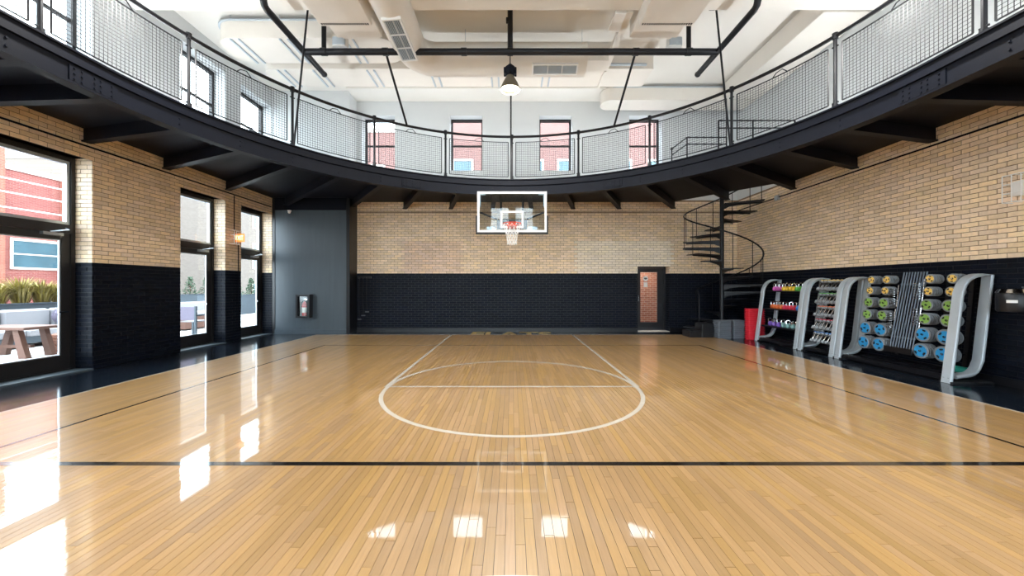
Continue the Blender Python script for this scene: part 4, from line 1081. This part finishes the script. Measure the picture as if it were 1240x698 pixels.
for (z, cn, r) in PR:
    for ci, y in enumerate(PCOL):
        for k in range(5):
            key = (cn, r, k == 0); x0 = front_x(z) + .085 + k * .036
            loc = (x0, y, z + .008 - .0008 * k); rot = (random.uniform(0, 6.28), 0, 0)
            lvl = 'upper' if z in (1.575, 1.145, .655) else 'lower'
            lab = '%s %s faced weight plate on the %s peg column from the dumbbells' % (lvl, pnames[cn], ORD[ci]) if k == 0 else '%s grey plate behind the %s %s face, %s peg column from the dumbbells' % (ORD[k], lvl, pnames[cn], ORD[ci])
            grp = ('front %s plates' % pnames[cn]) if k == 0 else ('rear plates behind %s faces' % pnames[cn])
            if key not in cache: o = cache[key] = plate(cn, r, k == 0); o.location = loc; o.rotation_euler = rot
            else: o = dup(cache[key], loc, rot)
            o['label'] = lab; o['group'] = grp
# bars and clips
bar = None
for k in range(9):
    y = 6.66 - .046 * k
    if bar is None:
        bar = thing('weight_bar', 'slim grey upright bar in the plate rack, first from the dumbbell rack', 'bar', (6.765, y, .335), 'upright bars in the plate rack')
        sh_ = Vector((7.03 - 6.765, 0, 1.36)).normalized()
        part('shaft', MB().tube([(0, 0, 0), tuple(sh_ * 1.40)], .0125, 8), 'bar', bar, True, True)
        for t in (.22, 1.17): part('collar_ring', MB().tube([tuple(sh_ * t), tuple(sh_ * (t + .03))], .019, 8), 'bar', bar, True, True)
    else: dup(bar, (6.765, y, .335), label='slim grey upright bar in the plate rack, %s from the dumbbell rack' % ORD[k])
cps = None
for ci, (y, z0, nn_, xx) in enumerate(((6.745, 1.15, 7, 6.86), (6.745, .72, 7, 6.80), (6.30, 1.25, 7, 6.83), (6.30, .82, 7, 6.78))):
    part('clip_peg', MB().tube([(xx + .1, y - .02, z0 - .06), (xx + .14, y - .02, z0 + .33)], .008, 6), 'chrome', rC)
    for k in range(nn_):
        loc = (xx + .045, y - .03, z0 + k * .042); lab = 'chrome spring clip, %s in the %s column, %s side of the bars' % (ORD[k], ('upper', 'lower')[ci % 2], ('dumbbell', 'dispenser')[ci // 2])
        if cps is None:
            cps = thing('spring_clip', lab, 'clip', loc, 'spring clips on the plate rack')
            part('coil', MB().tube([(.022 * math.cos(2 * PI * i / 10), .022 * math.sin(2 * PI * i / 10), .0) for i in range(10)], .005, 5, True), 'chrome', cps, True, True)
            part('lever', MB().tube([(-.02, 0, 0), (-.065, -.01, .006)], .005, 5).tube([(.0, .02, 0), (-.06, .03, .006)], .005, 5), 'chrome', cps, True, True)
        else: dup(cps, loc, label=lab)
# aerobic steps
def step(color, w, d, h=.056):
    m = MB(); lv = ((0, .012), (h * .45, .03), (h * .5, .0), (h * .95, .0), (h, .008)); vs = []
    for z, i in lv: vs += [(x, y, z) for x, y in stadium(-w / 2 + i, w / 2 - i, -d / 2 + i, d / 2 - i, .05, n=3)]
    n = len(vs) // len(lv)
    m.add(vs, [tuple(range(n - 1, -1, -1)), tuple(range((len(lv) - 1) * n, len(lv) * n))] + [(r * n + q, r * n + (q + 1) % n, r * n + n + (q + 1) % n, r * n + n + q) for r in range(len(lv) - 1) for q in range(n)])
    return m
for (cx, cy, w, d, nn_, color, lab, grp) in ((5.98, 10.57, .40, .34, 9, 'greyplastic', 'grey aerobic step in the stack before the stair pole', 'grey steps in front of the stair pole'),
                                           (6.395, 10.60, .38, .34, 9, 'greyplastic', 'grey aerobic step in the stack beside the red steps', 'grey steps next to the red steps'),
                                           (6.72, 10.29, .46, .24, 15, 'redplastic', 'red aerobic step in the tall stack behind the rack', 'red aerobic steps')):
    base = None
    for k in range(nn_):
        lk = '%s, %s from the floor' % (lab, ORD[k])
        if base is None: base = solo('aerobic_step', step(color, w, d), color, lk, 'step', grp); base.location = (cx, cy, -.012)
        else: dup(base, (cx + random.uniform(-.006, .006), cy + random.uniform(-.005, .005), -.012 + k * .057), label=lk)
fr_ = thing('foam_roller', 'small aqua foam roller resting on the base of the plate rack', 'roller', (7.09, 5.86, .142))
part('foam', MB().lathe([(.03, -.09), (.048, -.09), (.052, -.08), (.052, .08), (.048, .09), (.03, .09)], 20, (0, 0, 0), 'y'), 'aqua', fr_, True, True)
part('core', MB().lathe([(.029, -.088), (.029, .088)], 16, (0, 0, 0), 'y'), 'black', fr_, True, True)

# ------------------------------------------------------------------ terrace and the street outside
tg = struct('floor_terrace', MB().box(-21, XL - TH, -20, 34, -.3, -.03), 'terrace', 'pale paved terrace outside the glazed doors', cat='terrace')
struct('floor_street', MB().box(-120, 120, 12.44, 130, -4.3, -4.0).box(-120, -21, -60, 12.44, -4.3, -4.0).box(-21, 120, -60, YF - TH, -4.3, -4.0), 'terrace', 'street ground beyond the terrace', cat='ground')
def planter(x0, x1, y0, y1, z1, label):
    p = thing('planter', label, 'planter', ((x0 + x1) / 2, (y0 + y1) / 2, -.03))
    b = MB().box(x0, x1, y0, y0 + .03, -.03, z1).box(x0, x1, y1 - .03, y1, -.03, z1).box(x0, x0 + .03, y0 + .03, y1 - .03, -.03, z1).box(x1 - .03, x1, y0 + .03, y1 - .03, -.03, z1)
    part('trough', b, 'planter', p); part('soil', MB().box(x0 + .03, x1 - .03, y0 + .03, y1 - .03, z1 - .12, z1 - .06), 'mortar', p)
    part('rim', MB().box(x0 - .02, x1 + .02, y0 - .02, y0 + .03, z1, z1 + .03).box(x1 - .03, x1 + .02, y0 + .03, y1, z1, z1 + .03), 'planter', p)
planter(-13.2, -12.6, 5.2, 13.4, 1.0, 'long slate planter behind the white terrace sofa')
planter(-18.4, -17.8, 14.5, 24.5, 1.0, 'far slate planter with shrubs at the terrace edge')
planter(-14.9, -14.3, 17.6, 23.5, 1.0, 'slate planter seen through the door by the shaft')
def tuft(x, y, z, h, w, m, label, name, n=160, grp=None):
    t = thing(name, label, 'plant', (x, y, z), grp); mb = MB()
    for i in range(n):
        a = random.uniform(0, 2 * PI); r = random.uniform(0, w * .25); l = h * random.uniform(.6, 1.1); sp = random.uniform(.1, 1) * w
        b0_ = Vector((x + r * math.cos(a), y + r * math.sin(a), z)); mid = b0_ + Vector((math.cos(a) * sp * .35, math.sin(a) * sp * .35, l * .7)); e_ = b0_ + Vector((math.cos(a) * sp, math.sin(a) * sp, l))
        n_ = Vector((-math.sin(a), math.cos(a), 0)) * .012
        mb.add([b0_ - n_, b0_ + n_, mid + n_, mid - n_, e_], [(0, 1, 2, 3), (3, 2, 4)])
    part('blades', mb, m, t, kind='stuff'); part('stem_base', MB().lathe([(w * .15, 0), (w * .1, .08)], 8, (x, y, z - .02)), m, t)
def shrub(x, y, z, h, w, label, grp=None, n=420):
    t = thing('shrub', label, 'shrub', (x, y, z), grp); mb = MB()
    for i in range(n):
        u = random.random(); a = random.uniform(0, 2 * PI); rr = w * (1 - u * .8) * math.sqrt(random.random()); c = Vector((x + rr * math.cos(a), y + rr * math.sin(a), z + .08 + u * h))
        d1 = Vector((random.gauss(0, 1), random.gauss(0, 1), random.gauss(0, 1))).normalized() * .05; d2 = d1.cross(Vector((random.gauss(0, 1), random.gauss(0, 1), 1))).normalized() * .03
        mb.add([c - d1, c - d2, c + d1, c + d2], [(0, 1, 2, 3)])
    part('foliage', mb, 'leaf', t, kind='stuff'); part('stem', MB().tube([(x, y, z - .02), (x, y, z + h * .6)], .02, 6), 'teak', t)
for i, (y, m_, h) in enumerate(((8.2, 'leaf', .45), (8.75, 'leaf', .5), (9.3, 'grass', .62), (9.75, 'grass', .75), (10.2, 'grass', .7), (10.6, 'grass', .6))):
    if m_ == 'grass': tuft(-12.9, y, .92, h, .5, 'grass', 'yellow ornamental grass in the sofa planter, %s from the low shrubs' % ORD[i - 2], 'ornamental_grass', 300, 'ornamental grasses behind the sofa')
    else: shrub(-12.9, y, .92, h, .36, 'low green shrub in the sofa planter, %s from the yellow grass' % ('second', 'first')[i], 'shrubs behind the sofa')
for k, y in enumerate((17.6, 18.7, 19.8, 20.9, 22.0, 23.1)): shrub(-18.1, y, .92, 1.0, .42, 'conical green shrub in the far slate planter, %s along its row' % ORD[k], 'shrubs in the far planter', 380)
for k, y in enumerate((18.6, 19.7, 20.8, 21.9)): shrub(-14.6, y, .92, .9, .36, 'conical green shrub in the planter seen past the shaft door, %s along' % ORD[k], 'shrubs in the shaft side planter', 380)
# sofa
so = thing('terrace_sofa', 'white cushioned terrace sofa in front of the slate planter', 'sofa', (-12.1, 9.3, -.03))
part('base', MB().box(-12.5, -11.7, 8.0, 10.9, .08, .24), 'planter', so)
for yy in (8.05, 9.45, 10.8):
    for xx in (-12.45, -11.8): part('leg', MB().box(xx, xx + .06, yy, yy + .06, -.03, .08), 'planter', so)
for i in range(3):
    y0 = 8.02 + i * .96
    part('seat_cushion', MB().bbox(-12.3, -11.68, y0, y0 + .94, .24, .42, .04), 'cushion', so); part('back_cushion', MB().bbox(-12.52, -12.3, y0, y0 + .94, .30, .88, .05), 'cushion', so)
part('arm', MB().bbox(-12.5, -11.7, 10.9, 11.0, .08, .62, .02), 'planter', so)
cu = MB().sphere((0, 0, 0), .3, 16, 10, (.36, 1, .8)); cu.xf(Matrix.Translation((-12.12, 10.1, .68)) @ Matrix.Rotation(.25, 4, 'Y'))
pw = thing('throw_pillow', 'lilac throw pillow leaning on the white terrace sofa', 'pillow', (-12.12, 10.1, .42)); part('cover', cu, 'lilac', pw, smooth=True)
part('piping', MB().tube([(-12.12 + .02 * math.cos(a), 10.1 + .3 * math.cos(a), .68 + .24 * math.sin(a)) for a in [2 * PI * i / 20 for i in range(20)]], .01, 5, True), 'lilac', pw)
tb = thing('trestle_table', 'weathered teak terrace table on splayed legs', 'table', (-10.5, 7.85, -.03))
part('top', MB().bbox(-11.15, -9.92, 7.55, 8.2, .56, .62, .012), 'teak', tb)
for xx, sg in ((-10.9, -1), (-10.2, 1)):
    for yy in (7.62, 8.05): part('leg', MB().prism([(xx - .06, .56), (xx + .06, .56), (xx + sg * .16 + .08, -.03), (xx + sg * .16 - .08, -.03)], yy, yy + .09, 'y'), 'teak', tb)
part('stretcher', MB().box(-10.95, -10.15, 7.83, 7.9, .16, .22), 'teak', tb)
wk = thing('wicker_chair', 'low round brown wicker chair beside the teak table', 'chair', (-10.35, 8.75, -.03))
part('woven_seat', MB().lathe([(.0, 0), (.30, .0), (.34, .2), (.33, .38), (.28, .4), (0, .4)], 20, (-10.35, 8.75, -.03)), 'wicker', wk, smooth=True)
part('woven_back', MB().prism([(-10.35 + .36 * math.cos(a), 8.75 + .36 * math.sin(a)) for a in [-.7 + .3 * i for i in range(9)]] + [(-10.35 + .30 * math.cos(a), 8.75 + .30 * math.sin(a)) for a in [-.7 + .3 * i for i in range(8, -1, -1)]], .3, .62), 'wicker', wk)
for i in range(5): part('cane_band', MB().lathe([(.335 + .004, .04 + .07 * i), (.352, .055 + .07 * i), (.339, .07 + .07 * i)], 20, (-10.35, 8.75, -.03), caps=False), 'wicker', wk)
mc = thing('terrace_chair', 'slate framed terrace chair with pale sling seen past the lever handle door', 'chair', (-9.4, 11.0, -.03))
for xx in (-9.65, -9.15):
    for yy in (10.75, 11.25): part('leg', MB().box(xx - .025, xx + .025, yy - .025, yy + .025, -.03, .88 if yy < 11 else .6), 'planter', mc)
part('sling_seat', MB().box(-9.62, -9.18, 10.78, 11.24, .42, .45), 'cushion', mc); part('sling_back', MB().box(-9.62, -9.18, 10.735, 10.765, .48, .86), 'lilac', mc)
for xx in (-9.65, -9.15): part('arm', MB().box(xx - .03, xx + .03, 10.75, 11.27, .60, .64), 'planter', mc)
bs = thing('terrace_bench', 'low white and teak terrace bench behind the slate chair', 'bench', (-11.2, 13.2, -.03))
part('base', MB().box(-11.7, -10.9, 12.4, 14.2, .02, .42), 'teak', bs); part('cushion', MB().bbox(-11.68, -10.92, 12.42, 14.18, .42, .58, .03), 'cushion', bs); part('back_cushion', MB().bbox(-11.7, -11.5, 12.42, 14.18, .58, .9, .03), 'cushion', bs)
# buildings
def building(name, label, x0, x1, y0, y1, z1, m, wins, face):
    b = thing(name, label, 'building', ((x0 + x1) / 2, (y0 + y1) / 2, -4.0))
    part('wall', MB().box(x0, x1, y0, y1, -4.0, z1), m, b); part('parapet', MB().box(x0 - .06, x1 + .06, y0 - .06, y1 + .06, z1, z1 + .25), 'stone', b)
    for (a0_, a1_, z0_, z1_) in wins:
        if face == '+x':
            w = part('window', ringy(x1, a0_, a1_, z0_, z1_), 'stone', b); part('pane', MB().box(x1 - .02, x1 + .02, a0_, a1_, z0_, z1_), 'farglass', w)
            part('sash_bar', MB().box(x1 + .02, x1 + .04, a0_, a1_, (z0_ + z1_) / 2 - .03, (z0_ + z1_) / 2 + .03), 'stone', w)
        else:
            w = part('window', ringbox(a0_ - .1, a1_ + .1, z0_ - .1, z1_ + .12, .1, y0 - .05, y0 + .01), 'stone', b); part('pane', MB().box(a0_, a1_, y0 - .02, y0 + .02, z0_, z1_), 'farglass', w)
            part('sash_bar', MB().box(a0_, a1_, y0 - .04, y0 - .02, (z0_ + z1_) / 2 - .03, (z0_ + z1_) / 2 + .03), 'stone', w)
    return b
def ringy(x, a0_, a1_, z0_, z1_):
    return MB().box(x - .01, x + .05, a0_ - .1, a1_ + .1, z1_, z1_ + .12).box(x - .01, x + .05, a0_ - .1, a1_ + .1, z0_ - .1, z0_).box(x - .01, x + .05, a0_ - .1, a0_, z0_, z1_).box(x - .01, x + .05, a1_, a1_ + .1, z0_, z1_)
building('brick_building', 'tall orange brick building beyond the terrace', -34, -24, 4, 17.6, 9.2, 'redbrick2', [(a, a + 1.6, 2.2, 3.6) for a in (6, 9, 12, 14.8)], '+x')
bb_ = building('brick_building', 'lower red brick building with glass band beyond the terrace', -34, -24.2, 17.7, 24.5, 7.1, 'redbrick', [(18.0 + 2.2 * i, 19.9 + 2.2 * i, 2.4, 3.7) for i in range(3)], '+x')
for yy in (19.9, 23.0): part('pilaster', MB().box(-24.2, -24.0, yy, yy + .9, -4, 7.1), 'redbrick2', bb_)
building('pale_building', 'tall pale brick building beyond the far terrace planter', -36, -24.4, 24.7, 52, 10, 'palebrick', [(a, a + 1.5, z, z + 2.2) for a in (31.5, 35, 38.5, 42) for z in (-.5, 3.2, 7.0)], '+x')
building('rosy_building', 'rosy brick building with blue windows seen through the far upper windows', -5.0, 16, 23, 33, 12.6, 'pinkbrick', [(a, a + 1.1, z, z + 2.6) for a in (-3.6, -1.4, .75, 2.9, 6.2, 8.5, 11) for z in (6.6,)], '-y')
building('rosy_building', 'lower rosy brick block seen through the window next to the slate shaft', -14, -5.2, 24, 33, 11.4, 'pinkbrick', [(a, a + 1.2, 7, 9.2) for a in (-12, -9.5, -7.0)], '-y')
for z, wh in ((5.0, 'topmost'), (4.55, 'middle'), (4.05, 'lowest')):
    pc = solo('power_cable', MB().tube([(-16.5, y, z + .004 * (y - 12) ** 2) for y in range(2, 17, 2)], .022, 5), 'white', 'pale power cable strung beyond the terrace, %s of three' % wh, 'cable', 'three power cables')
